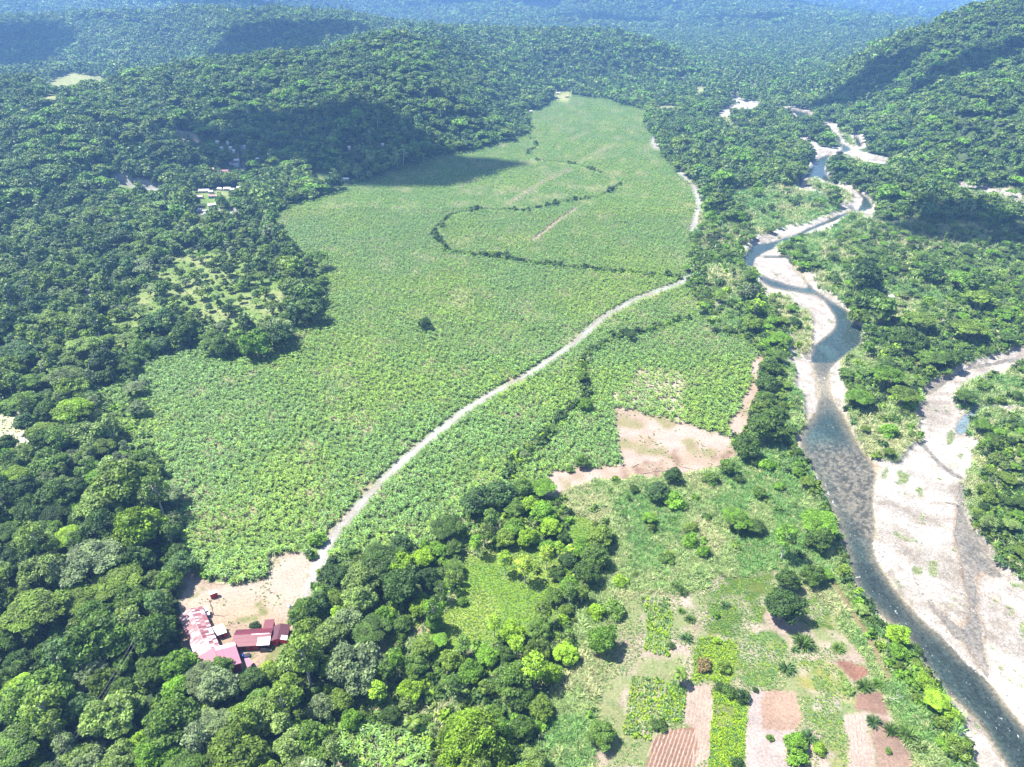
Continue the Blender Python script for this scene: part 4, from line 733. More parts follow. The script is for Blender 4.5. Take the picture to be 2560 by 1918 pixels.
def scatter(name, label, cat, coll, x, y, z, rot, scl, idx, tilt=0.0, kind='stuff'):
    n = len(x); me = bpy.data.meshes.new(name); me.vertices.add(n); me.vertices.foreach_set('co', np.stack([x, y, z], -1).astype(np.float32).ravel())
    s = np.asarray(scl, np.float32); s = np.repeat(s[:, None], 3, 1) if s.ndim == 1 else s
    rv = np.zeros((n, 3), np.float32); rv[:, 2] = rot
    if tilt: rv[:, :2] = rng.normal(0, tilt, (n, 2))
    for k, t, a in (('rotv', 'FLOAT_VECTOR', rv), ('sclv', 'FLOAT_VECTOR', s)):
        q = me.attributes.new(k, t, 'POINT'); q.data.foreach_set('vector', a.ravel())
    q = me.attributes.new('pick', 'INT', 'POINT'); q.data.foreach_set('value', np.asarray(idx, np.int32))
    me.update(); o = link(name, me); tag(o, label, cat, kind=kind)
    g = bpy.data.node_groups.new(name, 'GeometryNodeTree')
    g.interface.new_socket('Geometry', in_out='INPUT', socket_type='NodeSocketGeometry'); g.interface.new_socket('Geometry', in_out='OUTPUT', socket_type='NodeSocketGeometry')
    gi, go = g.nodes.new('NodeGroupInput'), g.nodes.new('NodeGroupOutput'); ip = g.nodes.new('GeometryNodeInstanceOnPoints'); ci = g.nodes.new('GeometryNodeCollectionInfo')
    ci.inputs['Collection'].default_value = coll; ci.inputs['Separate Children'].default_value = True; ci.inputs['Reset Children'].default_value = True
    def na(nm, t):
        q = g.nodes.new('GeometryNodeInputNamedAttribute'); q.data_type = t; q.inputs['Name'].default_value = nm; return next(s_ for s_ in q.outputs if s_.enabled and s_.name == 'Attribute')
    e2r = g.nodes.new('FunctionNodeEulerToRotation'); g.links.new(na('rotv', 'FLOAT_VECTOR'), e2r.inputs[0])
    ip.inputs['Pick Instance'].default_value = True
    g.links.new(gi.outputs[0], ip.inputs['Points']); g.links.new(ci.outputs[0], ip.inputs['Instance']); g.links.new(na('pick', 'INT'), ip.inputs['Instance Index'])
    g.links.new(e2r.outputs[0], ip.inputs['Rotation']); g.links.new(na('sclv', 'FLOAT_VECTOR'), ip.inputs['Scale']); g.links.new(ip.outputs[0], go.inputs[0])
    md = o.modifiers.new('plants', 'NODES'); md.node_group = g
    return o
def jit(x0, x1, y0, y1, s, j=.8, margin=.80):
    nx, ny = int((x1 - x0) / s), int((y1 - y0) / s); X, Y = np.meshgrid(np.arange(nx), np.arange(ny)); X = X.ravel() + (Y.ravel() % 2) * .5; Y = Y.ravel()
    x = x0 + (X + .5 + rng.uniform(-.5, .5, X.shape) * j) * s; y = y0 + (Y + .5 + rng.uniform(-.5, .5, X.shape) * j) * s
    dep = y * CP + CAMH * SP; m = (np.abs(x) < margin * dep + 15); return x[m], y[m]
def zat(x, y):
    _, i, j = lookup(x, y)
    i0 = np.clip(i - 1, 0, NR - 1); j0 = np.clip(j - 1, 0, NC - 1)      # bilinear in the grid
    ty = np.clip((y - YR[i0]) / np.maximum(YR[i] - YR[i0], 1e-6), 0, 1); dep = y * CP + CAMH * SP; u = 1280 + FPX * x / dep
    tx = np.clip((u - UU[j0]) / np.maximum(UU[j] - UU[j0], 1e-6), 0, 1)
    return (GZ[i0, j0] * (1 - tx) + GZ[i0, j] * tx) * (1 - ty) + (GZ[i, j0] * (1 - tx) + GZ[i, j] * tx) * ty
print('builders', round(time.time() - T0, 1))
# ------------------------------------------------------------------ the trees one can tell apart: (tile, x, y, crown width, kind, tone)
HAND = [
 ('I', 665, 600, 255, 'round', 'dark'), ('I', 860, 420, 150, 'round', 'mid'), ('I', 705, 430, 150, 'round', 'deep'), ('I', 748, 1480, 150, 'round', 'bright'), ('I', 760, 1570, 140, 'bush', 'bright'), ('I', 378, 1620, 90, 'bush', 'dark'),
 ('I', 1392, 780, 150, 'round', 'lime'), ('I', 1412, 890, 120, 'round', 'bright'), ('I', 1525, 895, 85, 'bush', 'deep'), ('I', 1528, 975, 100, 'bush', 'olive'), ('I', 1580, 1080, 130, 'round', 'lime'), ('I', 1650, 1200, 180, 'spread', 'lime'), ('I', 1740, 1290, 130, 'bush', 'lime'), ('I', 1680, 1360, 110, 'bush', 'olive'), ('I', 1805, 1530, 150, 'bush', 'olive'), ('I', 1700, 1490, 120, 'bush', 'bright'),
 ('I', 1055, 370, 110, 'bush', 'olive'), ('I', 900, 60, 240, 'spread', 'bright'), ('I', 900, 165, 180, 'round', 'deep'), ('I', 690, 150, 150, 'tall', 'bright'), ('I', 370, 30, 200, 'spread', 'bright'), ('I', 480, 80, 150, 'spread', 'deep'), ('I', 400, 120, 100, 'bush', 'deep'), ('I', 68, 195, 110, 'bush', 'bright'), ('I', 165, 30, 75, 'bush', 'mid'), ('I', 70, 105, 90, 'bush', 'olive'),
 ('I', 285, 1000, 95, 'bush', 'olive'), ('I', 160, 985, 115, 'bush', 'rust'), ('I', 238, 826, 60, 'bush', 'lime'), ('I', 232, 672, 50, 'bush', 'bright'), ('I', 310, 1150, 110, 'bush', 'deep'), ('I', 400, 1185, 110, 'bush', 'dark'), ('I', 250, 1130, 70, 'bush', 'deep'), ('I', 486, 1145, 45, 'bush', 'dark'), ('I', 580, 1455, 50, 'bush', 'bright'), ('I', 1342, 1545, 45, 'bush', 'mid'), ('I', 1090, 1130, 90, 'bush', 'pale'), ('I', 900, 1530, 90, 'bush', 'lime'),
 ('H', 850, 1450, 470, 'bamboo', 'lime'), ('H', 1020, 1590, 200, 'bamboo', 'lime'), ('H', 1690, 830, 200, 'round', 'bright'), ('H', 1690, 1435, 180, 'round', 'mid'), ('H', 2052, 1370, 110, 'bush', 'deep'), ('H', 1290, 1370, 100, 'bush', 'bright'), ('H', 1290, 1260, 170, 'round', 'olive'), ('H', 1770, 620, 150, 'bush', 'mid'), ('H', 1650, 640, 120, 'bush', 'lime'), ('H', 1805, 440, 100, 'bush', 'lime'), ('H', 1670, 150, 180, 'round', 'olive'), ('H', 1640, 260, 190, 'round', 'mid'), ('H', 1580, 380, 170, 'round', 'deep'), ('H', 2100, 300, 110, 'bush', 'mid'), ('H', 2130, 860, 60, 'bush', 'deep'),
 ('H', 600, 620, 140, 'tall', 'bright'), ('H', 610, 710, 120, 'round', 'bright'), ('H', 735, 350, 140, 'spread', 'mid'), ('H', 645, 490, 95, 'tall', 'mid'), ('H', 705, 430, 90, 'tall', 'olive'), ('H', 1060, 300, 105, 'tall', 'lime'), ('H', 1190, 330, 125, 'tall', 'yellow'), ('H', 1330, 265, 100, 'tall', 'yellow'), ('H', 1410, 225, 70, 'tall', 'lime'), ('H', 1215, 160, 140, 'round', 'lime'), ('H', 1350, 90, 150, 'round', 'lime'), ('H', 1110, 90, 140, 'round', 'bright'), ('H', 1470, 310, 110, 'round', 'dark'), ('H', 1440, 160, 90, 'round', 'deep'),
 ('H', 280, 680, 135, 'round', 'bright'), ('H', 395, 730, 120, 'round', 'deep'), ('H', 370, 810, 110, 'bush', 'mid'), ('H', 520, 880, 160, 'round', 'olive'), ('H', 480, 1000, 170, 'round', 'mid'), ('H', 450, 1150, 170, 'round', 'lime'), ('H', 440, 1230, 150, 'bush', 'pale'), ('H', 830, 1030, 170, 'round', 'bright'), ('H', 790, 850, 100, 'tall', 'mid'), ('H', 1145, 850, 95, 'tall', 'lime'), ('H', 1270, 900, 180, 'round', 'olive'), ('H', 1110, 1080, 250, 'round', 'mid'), ('H', 1150, 1190, 190, 'round', 'deep'), ('H', 960, 930, 150, 'round', 'bright'), ('H', 1060, 930, 120, 'round', 'deep'), ('H', 1310, 620, 120, 'tall', 'olive'), ('H', 1290, 740, 150, 'round', 'mid'), ('H', 1480, 470, 140, 'round', 'bright'), ('H', 1390, 540, 120, 'round', 'mid'), ('H', 1400, 390, 110, 'round', 'deep'), ('H', 990, 720, 90, 'tall', 'lime'),
 ('H', 140, 430, 240, 'round', 'pale'), ('H', 130, 560, 220, 'round', 'pale'), ('H', 390, 490, 260, 'round', 'dark'), ('H', 240, 320, 280, 'spread', 'deep'), ('H', 90, 1000, 340, 'round', 'grey'), ('H', 60, 700, 210, 'round', 'grey'), ('H', 560, 430, 150, 'round', 'dark'), ('H', 310, 1300, 130, 'round', 'deep'), ('H', 550, 1330, 110, 'bush', 'mid'), ('H', 690, 90, 230, 'spread', 'deep'), ('H', 390, 190, 130, 'round', 'blue'), ('H', 540, 210, 70, 'tall', 'bright'), ('H', 880, 200, 90, 'tall', 'bright'),
 ('E', 860, 1560, 220, 'round', 'blue'), ('E', 1045, 1510, 200, 'round', 'blue'), ('E', 1558, 1320, 90, 'round', 'mid'), ('E', 1480, 1370, 60, 'bush', 'mid'), ('E', 548, 435, 90, 'round', 'dark'), ('E', 1870, 508, 85, 'spread', 'deep'), ('E', 1990, 465, 60, 'bush', 'bright'), ('E', 1560, 700, 65, 'bush', 'deep'), ('E', 1560, 760, 85, 'round', 'mid'), ('E', 1590, 950, 95, 'round', 'bright'), ('E', 1410, 1035, 60, 'bush', 'mid'), ('E', 1690, 570, 60, 'bush', 'olive'), ('E', 2145, 1405, 120, 'round', 'dark'), ('E', 2040, 1495, 150, 'round', 'blue'), ('E', 2160, 1570, 150, 'bush', 'bright'), ('E', 1120, 1610, 140, 'round', 'mid'),
 ('F', 650, 510, 125, 'spread', 'bright'), ('F', 640, 640, 110, 'spread', 'mid'), ('F', 590, 700, 140, 'round', 'mid'), ('F', 580, 820, 150, 'round', 'deep'), ('F', 555, 900, 140, 'spread', 'mid'), ('F', 540, 960, 130, 'round', 'olive'), ('F', 560, 1080, 240, 'round', 'deep'), ('F', 430, 1225, 170, 'round', 'deep'), ('F', 310, 1345, 120, 'round', 'mid'), ('F', 560, 1330, 130, 'bush', 'bright'), ('F', 660, 400, 100, 'spread', 'olive'), ('F', 450, 125, 105, 'spread', 'mid'), ('F', 460, 420, 130, 'round', 'olive'), ('F', 500, 310, 130, 'round', 'lime'), ('F', 440, 225, 130, 'round', 'grey'), ('F', 300, 220, 70, 'bush', 'lime'), ('F', 600, 410, 100, 'spread', 'bright'), ('F', 260, 170, 80, 'bush', 'dark'), ('F', 670, 1170, 110, 'bush', 'mid'), ('F', 200, 1430, 110, 'bush', 'mid'), ('F', 380, 1430, 80, 'bush', 'deep'),
 ('F', 1205, 120, 190, 'round', 'dark'), ('F', 1215, 260, 170, 'round', 'deep'), ('F', 1320, 340, 190, 'round', 'mid'), ('F', 1150, 360, 140, 'round', 'olive'), ('F', 1550, 400, 200, 'spread', 'olive'), ('F', 1870, 440, 230, 'spread', 'olive'), ('F', 1930, 250, 200, 'spread', 'olive'), ('F', 1810, 130, 180, 'spread', 'bright'), ('F', 1630, 100, 140, 'round', 'dark'), ('F', 1880, 180, 150, 'round', 'deep'), ('F', 1330, 760, 220, 'spread', 'bright'), ('F', 1165, 900, 180, 'spread', 'bright'), ('F', 1440, 890, 200, 'spread', 'olive'), ('F', 1470, 960, 110, 'bush', 'bright'), ('F', 1500, 550, 180, 'round', 'deep'), ('F', 1620, 640, 190, 'spread', 'mid'), ('F', 1340, 1120, 120, 'bush', 'bright'), ('F', 1770, 660, 130, 'round', 'deep'), ('F', 990, 130, 90, 'bush', 'deep'), ('F', 1600, 290, 90, 'bush', 'lime'), ('F', 1230, 480, 110, 'bush', 'mid'), ('F', 1380, 1040, 90, 'bush', 'mid'),
 ('G', 560, 310, 420, 'spread', 'grey'), ('G', 200, 620, 430, 'spread', 'olive'), ('G', 610, 820, 400, 'round', 'deep'), ('G', 960, 790, 290, 'round', 'deep'), ('G', 480, 560, 300, 'spread', 'olive'), ('G', 300, 1150, 380, 'round', 'mid'), ('G', 110, 1150, 280, 'spread', 'lime'), ('G', 690, 1300, 330, 'round', 'pale'), ('G', 1100, 1350, 340, 'round', 'mid'), ('G', 1400, 1110, 260, 'round', 'grey'), ('G', 1600, 1080, 180, 'round', 'deep'), ('G', 1725, 1000, 95, 'round', 'yellow'), ('G', 1900, 920, 260, 'round', 'pale'), ('G', 1950, 650, 200, 'round', 'mid'), ('G', 1640, 738, 85, 'bush', 'dark'), ('G', 2110, 800, 230, 'round', 'pale'), ('G', 1550, 1300, 150, 'spread', 'bright'), ('G', 1500, 1560, 380, 'round', 'olive'), ('G', 1700, 1290, 260, 'round', 'pale'), ('G', 1100, 430, 170, 'round', 'mid'), ('G', 990, 1020, 200, 'round', 'mid'), ('G', 870, 560, 240, 'round', 'mid'), ('G', 900, 90, 320, 'round', 'lime'), ('G', 620, 110, 250, 'round', 'dark'), ('G', 440, 160, 230, 'spread', 'lime'), ('G', 220, 120, 260, 'spread', 'mid'), ('G', 1130, 340, 190, 'round', 'blue'), ('G', 850, 310, 250, 'round', 'deep'), ('G', 1130, 1130, 180, 'round', 'bright'), ('G', 760, 1150, 170, 'round', 'mid'), ('G', 840, 1250, 150, 'round', 'pale'), ('G', 2160, 380, 150, 'round', 'dark'), ('G', 2180, 200, 60, 'bush', 'bright'), ('G', 2040, 170, 130, 'bush', 'bright'), ('G', 2020, 285, 55, 'bush', 'lime'), ('G', 1150, 1580, 200, 'round', 'bright'), ('G', 870, 1500, 160, 'round', 'lime'), ('G', 2000, 1450, 220, 'round', 'mid'), ('G', 1850, 1150, 200, 'round', 'olive'), ('G', 560, 1020, 240, 'round', 'grey'), ('G', 60, 830, 180, 'round', 'deep'), ('G', 1860, 1500, 220, 'round', 'pale'), ('G', 60, 330, 220, 'round', 'dark'), ('G', 1420, 1000, 160, 'round', 'mid'),
 ('D', 820, 1420, 400, 'round', 'olive'), ('D', 220, 1140, 115, 'bush', 'deep'), ('D', 480, 990, 280, 'spread', 'lime'), ('D', 430, 1120, 220, 'spread', 'mid'), ('D', 300, 1000, 180, 'round', 'deep'), ('D', 130, 930, 230, 'spread', 'mid'), ('D', 640, 1230, 180, 'spread', 'olive'), ('D', 130, 1500, 220, 'round', 'dark'), ('D', 80, 1400, 200, 'spread', 'lime'), ('D', 350, 1530, 260, 'round', 'deep'), ('D', 290, 1310, 210, 'round', 'mid'), ('D', 1800, 500, 190, 'round', 'dark'), ('D', 1650, 560, 200, 'round', 'bright'), ('D', 1440, 580, 150, 'round', 'deep'), ('D', 2010, 330, 200, 'round', 'deep'), ('D', 1960, 220, 200, 'round', 'mid'), ('D', 1880, 60, 180, 'round', 'olive'), ('D', 900, 590, 190, 'bamboo', 'mid'), ('D', 1200, 470, 190, 'round', 'deep'), ('D', 1030, 400, 190, 'round', 'blue'), ('D', 680, 660, 200, 'round', 'dark'), ('D', 300, 380, 170, 'spread', 'olive'), ('D', 1470, 85, 90, 'round', 'dark'), ('D', 1050, 200, 120, 'round', 'mid'), ('D', 640, 160, 120, 'round', 'pale'), ('D', 340, 60, 150, 'round', 'mid'),
]
STARS = [('I', 68, 690, 82), ('I', 45, 812, 95), ('I', 800, 838, 165), ('I', 1018, 875, 95), ('I', 690, 1000, 125), ('I', 1190, 1115, 125), ('I', 1275, 1100, 95), ('I', 1250, 1350, 115), ('I', 1360, 1400, 120), ('I', 1470, 1430, 160), ('I', 290, 600, 80), ('I', 20, 520, 85), ('I', 6, 640, 60), ('I', 830, 1450, 125), ('I', 1550, 1520, 110), ('I', 900, 440, 90), ('I', 740, 890, 60), ('E', 1360, 1120, 130), ('E', 1300, 1180, 110), ('E', 1220, 1310, 100), ('E', 1140, 1350, 90), ('H', 960, 80, 110), ('H', 60, 230, 90), ('H', 1370, 840, 80), ('H', 2170, 480, 100), ('H', 1090, 1450, 90), ('G', 100, 1620, 110), ('G', 490, 1590, 120), ('G', 440, 1490, 130), ('G', 330, 1500, 120), ('H', 60, 1560, 110), ('G', 560, 1600, 100)]
PALMS = [('H', 460, 1345, 120, 'olive'), ('H', 1492, 232, 80, 'yellow'), ('I', 8, 1040, 110, 'olive'), ('F', 205, 395, 95, 'olive'), ('D', 755, 1095, 70, 'olive'), ('G', 2040, 520, 110, 'mid'), ('D', 1320, 200, 70, 'olive'), ('D', 1380, 250, 80, 'mid'), ('D', 1600, 390, 100, 'pale'), ('F', 130, 300, 80, 'olive')]
DEADS = [('I', 1340, 1165, 80, 'bare pale tree fallen among the cane by the reddish plot'), ('G', 760, 100, 120, 'leafless grey tree beside the lime-green crown left of the field'), ('H', 1080, 430, 50, 'small bare white tree in the lime-green meadow'), ('E', 1190, 1530, 70, 'thin bare white tree by the dirt strip below the field'), ('H', 695, 175, 70, 'bare forked pale tree in front of a dark flat crown'), ('F', 1740, 1500, 110, 'stranded bare dead tree on the gravel beside the brown channel'), ('F', 230, 320, 60, 'pale bare branching tree above the palms on the field edge')]
TW = dict(dark='dark green', deep='deep green', mid='mid-green', blue='blue-green', olive='olive green', lime='lime-green', bright='bright green', pale='pale green', grey='silvery grey-green', rust='rusty brown', yellow='yellow-green')
KW = dict(round='round-crowned tree', spread='flat spreading tree', tall='slender tree', bush='bush', bamboo='feathery bamboo clump')
NMK = dict(round='broadleaf_tree', spread='spreading_tree', tall='slender_tree', bush='bush', bamboo='bamboo_clump')
CTK = dict(round='tree', spread='tree', tall='tree', bush='bush', bamboo='bamboo')
def crown_at(u, v, wpx, kind):
    Rk, hm = HALF[kind]; z = 5.0
    for _ in range(4):
        x, y = ground(u, v, z); dep = float(y) * CP + (CAMH - z) * SP; s = wpx * dep / FPX / 2 / Rk; s = min(max(s, .35), 2.6); z = hm * s
    return float(x), float(y), s
PL = []     # placed trees: x, y, scale, kind, tone
for t, a, b, w_, kind, tone in HAND:
    (u, v), = TL(t, [(a, b)]); x, y, s = crown_at(u, v, w_ * .38879, kind); PL.append((x, y, s, kind, tone, u, v))
NH = len(PL)
# ------------------------------------------------------------------ the rest of the woods, filled in by darts thrown on the map
cell = {}
def free(x, y, r, k=.8):
    cx, cy = int(x // 12), int(y // 12)
    for i in range(cx - 2, cx + 3):
        for j in range(cy - 2, cy + 3):
            for a, b, q in cell.get((i, j), ()):
                if (a - x) ** 2 + (b - y) ** 2 < (k * (r + q)) ** 2: return False
    return True
def put(x, y, r): cell.setdefault((int(x // 12), int(y // 12)), []).append((x, y, r))
for p in PL: put(p[0], p[1], HALF[p[3]][0] * p[2])
def keepout(u, v):
    return inpoly(u, v, TL('Y', [(120, 420), (300, 330), (2300, 200), (2500, 900), (1900, 1150), (1600, 1500), (1500, 1700), (300, 1600), (100, 1300), (200, 900)]))
def woods(x, y):
    c, _, _ = lookup(x, y); u, v = to_uv(x, y)
    p = np.where(c == 0, 1.0, 0.0); p = np.where(c == CLS['pasture'], .15, p); p = np.where((c == CLS['pasture']) & inpoly(u, v, CLEAR), 0, p); p = np.where((c == CLS['pasture']) & (v < 330), .03, p)
    p = np.where((c == CLS['meadow']), .03, p); p = np.where((c == CLS['scrub']), .012, p); p = np.where((c == CLS['scrub']) & (v < 1150), .07, p); p = np.where(c == CLS['creek'], .25, p)
    p = np.where((c == 0) & (u > 1480) & (y < 1100) & (v > 480), .36, p); p = np.where((c == 0) & (u > 850) & (u < 1480) & (v > 1150), .5, p)
    p = np.where(keepout(u, v), 0, p)
    return p, u, v
tone_l = ['dark', 'deep', 'mid', 'olive', 'blue', 'olive', 'pale', 'mid', 'grey', 'deep', 'pale', 'mid', 'bright']; tone_c = ['bright', 'mid', 'olive', 'lime', 'mid', 'deep', 'bright', 'pale', 'olive']; tone_r = ['mid', 'olive', 'bright', 'deep', 'olive', 'pale', 'bright', 'mid', 'deep', 'pale', 'dark']
jx, jy = jit(-640, 640, 118, 720, 2.6); pr, ju, jv = woods(jx, jy); jz = zat(jx, jy); OKF = {h: seen_ok(jx, jy, jz, h) for h in (3., 6., 10., 14.)}; o = rng.permutation(len(jx)); zone = fbm(jx / 60, jy / 60, 44, 3); AUTO = []
from itertools import chain
for q in o:
    if pr[q] <= 0 or rng.random() > pr[q] * .5: continue
    x, y = float(jx[q]), float(jy[q]); right = ju[q] > 1500 + .0 * jv[q]; g = rng.random(); z_ = zone[q]
    kind = ('spread' if g < (.50 if right else .20) else 'tall' if g > .82 else 'round') if rng.random() > (.25 if right else .12) else 'bush'
    s = float(np.clip(rng.lognormal(0, .28), .55, 1.6)) * (.78 if right else .98) * (.58 if pr[q] < .5 else 1)
    r = HALF[kind][0] * s; hh = HALF[kind][1] * s * 1.3
    if not OKF[3. if hh < 4.5 else 6. if hh < 8 else 10. if hh < 12 else 14.][q] and rng.random() < .9: continue
    if free(x, y, r, .60):
        put(x, y, r); T = tone_r if right else tone_c if (ju[q] > 820 and jv[q] > 1180) else tone_l; s *= .82 if T is tone_c else 1; k = int((z_ * 1.6 - .3) * len(T) + rng.normal(0, 1.6)); AUTO.append((x, y, s, kind, T[k % len(T)], float(ju[q]), float(jv[q])))
print('woods', len(AUTO), round(time.time() - T0, 1))
def shown(p):
    x, y, s, kind = p[:4]; hm = HALF[kind][1] * s; u, v = to_uv(x, y, hm); r = HALF[kind][0] * s * FPX / (y * CP + (CAMH - hm) * SP)
    return r if (-r * .5 < u < 2560 + r * .5 and -r < v < 1918 + r * .5) else 0
cand = sorted([p for p in AUTO if p[3] != 'bush' and shown(p) > 0], key=lambda p: -shown(p)); nh_t = sum(p[3] != 'bush' for p in PL)
pick = cand[:max(0, 292 - nh_t)]; ids = {id(p) for p in pick}; rest = [p for p in AUTO if id(p) not in ids]
INDIV = PL + pick
LAND = [('the long patched shed', 490, 1580), ('the black car', 655, 1622), ('the sandy farmyard', 640, 1440), ('the left-edge clearing', 35, 1070), ('the ploughed plots', 1740, 1800), ('the lime-green plot', 1820, 1800), ('the bare pink patch', 1660, 1100), ('the white river bar', 2040, 800), ('the grey side channel', 2400, 1350), ('the lime-green meadow', 1250, 1520), ("the field's left corner", 380, 900), ('the mid dirt road', 1200, 1000), ('the shallow riffle', 2150, 1150), ('the bottom left corner', 60, 1900), ('the tree-dotted pasture', 620, 760), ('the narrow river bend', 2100, 480), ("the dirt road's end", 1690, 700), ('the coconut palm', 1030, 1800), ('the bottom right bank', 2330, 1780), ('the curved gravel bed', 2350, 1010), ('the huge lime bamboo', 1180, 1840), ('the bare white tree', 1313, 1235)]
def where(u, v):
    n, a, b = min(LAND, key=lambda l: (l[1] - u) ** 2 + (l[2] - v) ** 2); dx, dy = u - a, v - b
    d = math.hypot(dx, dy)
    if d < 45: return 'beside ' + n
    if abs(dx) > 1.6 * abs(dy): return ('left of ' if dx < 0 else 'right of ') + n
    if abs(dy) > 1.6 * abs(dx): return ('behind ' if dy < 0 else 'in front of ') + n
    return ('behind ' if dy < 0 else 'in front of ') + n + (', left side' if dx < 0 else ', right side')
ORD = ['', 'second', 'third', 'fourth', 'fifth', 'sixth', 'seventh', 'eighth', 'ninth', 'tenth', 'eleventh', 'twelfth']
def relabel(items):
    """items: [object, stem label, u]; equal stems are told apart by their order from the left"""
    by = {}
    for it in items: by.setdefault(it[1], []).append(it)
    for lab, L in by.items():
        L.sort(key=lambda t: t[2])
        for i, it in enumerate(L):
            if len(L) == 1: it[0]['label'] = lab
            else: it[0]['label'] = lab + (', leftmost of %d' % len(L) if i == 0 else ', rightmost of %d' % len(L) if i == len(L) - 1 else ', %s from left' % (ORD[i] if i < 12 else str(i + 1) + 'th'))
items = []
def place(mes, name, x, y, s, rot, tone, cat, group, zofs=0, pn=('crown', 'trunk')):
    e = link(name, None, loc=(x, y, float(zat(np.array([x]), np.array([y]))[0]) + zofs), rotz=rot); e.scale = (s, s, s) if not isinstance(s, tuple) else s; e.empty_display_size = .5
    tag(e, None, cat, group)
    for me, nm in zip(mes, pn):
        if me is None: continue
        c = link(nm, me, e)
        if nm == pn[0] and tone is not None and c.material_slots: c.material_slots[0].link = 'OBJECT'; c.material_slots[0].material = tone
    return e
for i, (x, y, s, kind, tone, u, v) in enumerate(INDIV):
    d = math.hypot(y, CAMH); lod = 0 if d < 520 else 1; me = two(kind, 300 + (i * 7) % (5 if kind in ('round', 'spread') else 3), lod)
    sz = '' ; wm = HALF[kind][0] * s * 2
    if kind != 'bush': sz = 'large ' if wm > 16 else 'small ' if wm < 9 else ''
    elif wm < 4.2: sz = 'small '
    o = place(me, NMK[kind], x, y, (s * rng.uniform(.93, 1.07), s * rng.uniform(.93, 1.07), s * rng.uniform(.9, 1.12)), rng.uniform(0, 6.28), LM[tone], CTK[kind], {'bush': 'bushes on the valley floor', 'bamboo': 'bamboo clumps'}.get(kind, 'trees of the valley woods'))
    uc, vc = to_uv(x, y, HALF[kind][1] * s); items.append([o, sz + TW[tone] + ' ' + KW[kind] + ' ' + where(uc, vc), uc])
relabel(items)
items = []
sm = [starclump(k).mesh('leaf_fan', [BAN['c']]) for k in (1, 2, 3)]
for i, (t, a, b, w_) in enumerate(STARS):
    (u, v), = TL(t, [(a, b)]); x, y, s = crown_at(u, v, w_ * .34, 'star'); me = sm[i % 3]
    o = link('plantain_clump', me, loc=(x, y, float(zat(np.array([x]), np.array([y]))[0])), rotz=i * 1.3); o.scale = (s, s, s); tag(o, None, 'plant', 'spiky plantain clumps'); o.material_slots[0].link = 'OBJECT'; o.material_slots[0].material = [LM['mid'], LM['blue'], LM['deep']][i % 3]
    items.append([o, ('large ' if s > 1.25 else 'small ' if s < .8 else '') + 'spiky-leaved clump ' + where(u, v), u])
relabel(items); items = []
pmz = [palm(k) for k in (5, 6)]; pmm = [(a.mesh('palm_crown', [LM['mid']]), b.mesh('palm_trunk', [PALEBARK])) for a, b in pmz]
for i, (t, a, b, w_, tone) in enumerate(PALMS):
    (u, v), = TL(t, [(a, b)]); x, y, s = crown_at(u, v, w_ * .38879, 'palm'); s = min(s, 1.5); o = place(pmm[i % 2], 'palm_tree', x, y, s, i * .9, LM[tone], 'palm tree', 'palm trees', pn=('fronds_crown', 'trunk')); items.append([o, TW[tone] + ' palm tree ' + where(u, v), u])
relabel(items)
dm = [deadtree(k).mesh('dead_tree', [PALEBARK]) for k in (11, 12)]
for i, (t, a, b, w_, lab) in enumerate(DEADS):
    (u, v), = TL(t, [(a, b)]); x, y, s = crown_at(u, v, w_ * .38879, 'dead'); o = link('dead_tree', dm[i % 2], loc=(x, y, float(zat(np.array([x]), np.array([y]))[0])), rotz=i); o.scale = (s,) * 3; tag(o, lab, 'dead tree', 'bare dead trees')
    if 'fallen' in lab or 'stranded' in lab: o.rotation_euler = (1.25, .2, .8); o.location.z += .6
print('individual plants', round(time.time() - T0, 1))
# ------------------------------------------------------------------ woods as stuff
tones = list(TONES); kinds = ['round', 'spread', 'tall', 'bush', 'bamboo']
def wood_sources(name, lod, combos):
    L = []
    for kind, seed, tone in combos:
        cr, tk = tree_parts(kind, seed, lod) if (kind, seed, lod, 'j') not in MESH else (None, None)
        if cr is not None: MESH[(kind, seed, lod, 'j')] = joined([(cr, 0), (tk, 1)], name + '_' + kind, [LM['mid'], PALEBARK if kind == 'tall' else BARK])
        L.append((MESH[(kind, seed, lod, 'j')], [LM[tone]]))
    return source_coll(name, L)
def combos(kinds_, seeds, tones_): return [(k, s, t) for k in kinds_ for s in seeds for t in tones_]
C1 = combos(['round', 'spread', 'tall', 'bush'], [401, 402], ['dark', 'deep', 'mid', 'blue', 'olive', 'lime', 'bright', 'pale', 'grey'])
i1 = {}
for k, (a, b, c) in enumerate(C1): i1.setdefault((a, c), []).append(k)
def arr(L): return np.array([p[0] for p in L]), np.array([p[1] for p in L]), np.array([p[2] for p in L])
near = [p for p in rest if math.hypot(p[1], 225) < 430]; mid = [p for p in rest if math.hypot(p[1], 225) >= 430]
for nm, L, lod, lab in (('near_woods', near, 0, 'closed canopy of mixed trees between the larger crowns near the farm'), ('middle_woods', mid, 1, 'woods of mixed green crowns around the banana field')):
    x, y, s = arr(L); idx = [rng.choice(i1[(p[3], p[4] if (p[3], p[4]) in i1 else 'mid')]) for p in L]
    scatter(nm, lab, 'woods', wood_sources(nm, lod, C1), x, y, zat(x, y), rng.uniform(0, 6.28, len(x)), np.stack([s, s, s * rng.uniform(.85, 1.15, len(s))], -1), idx, .04)
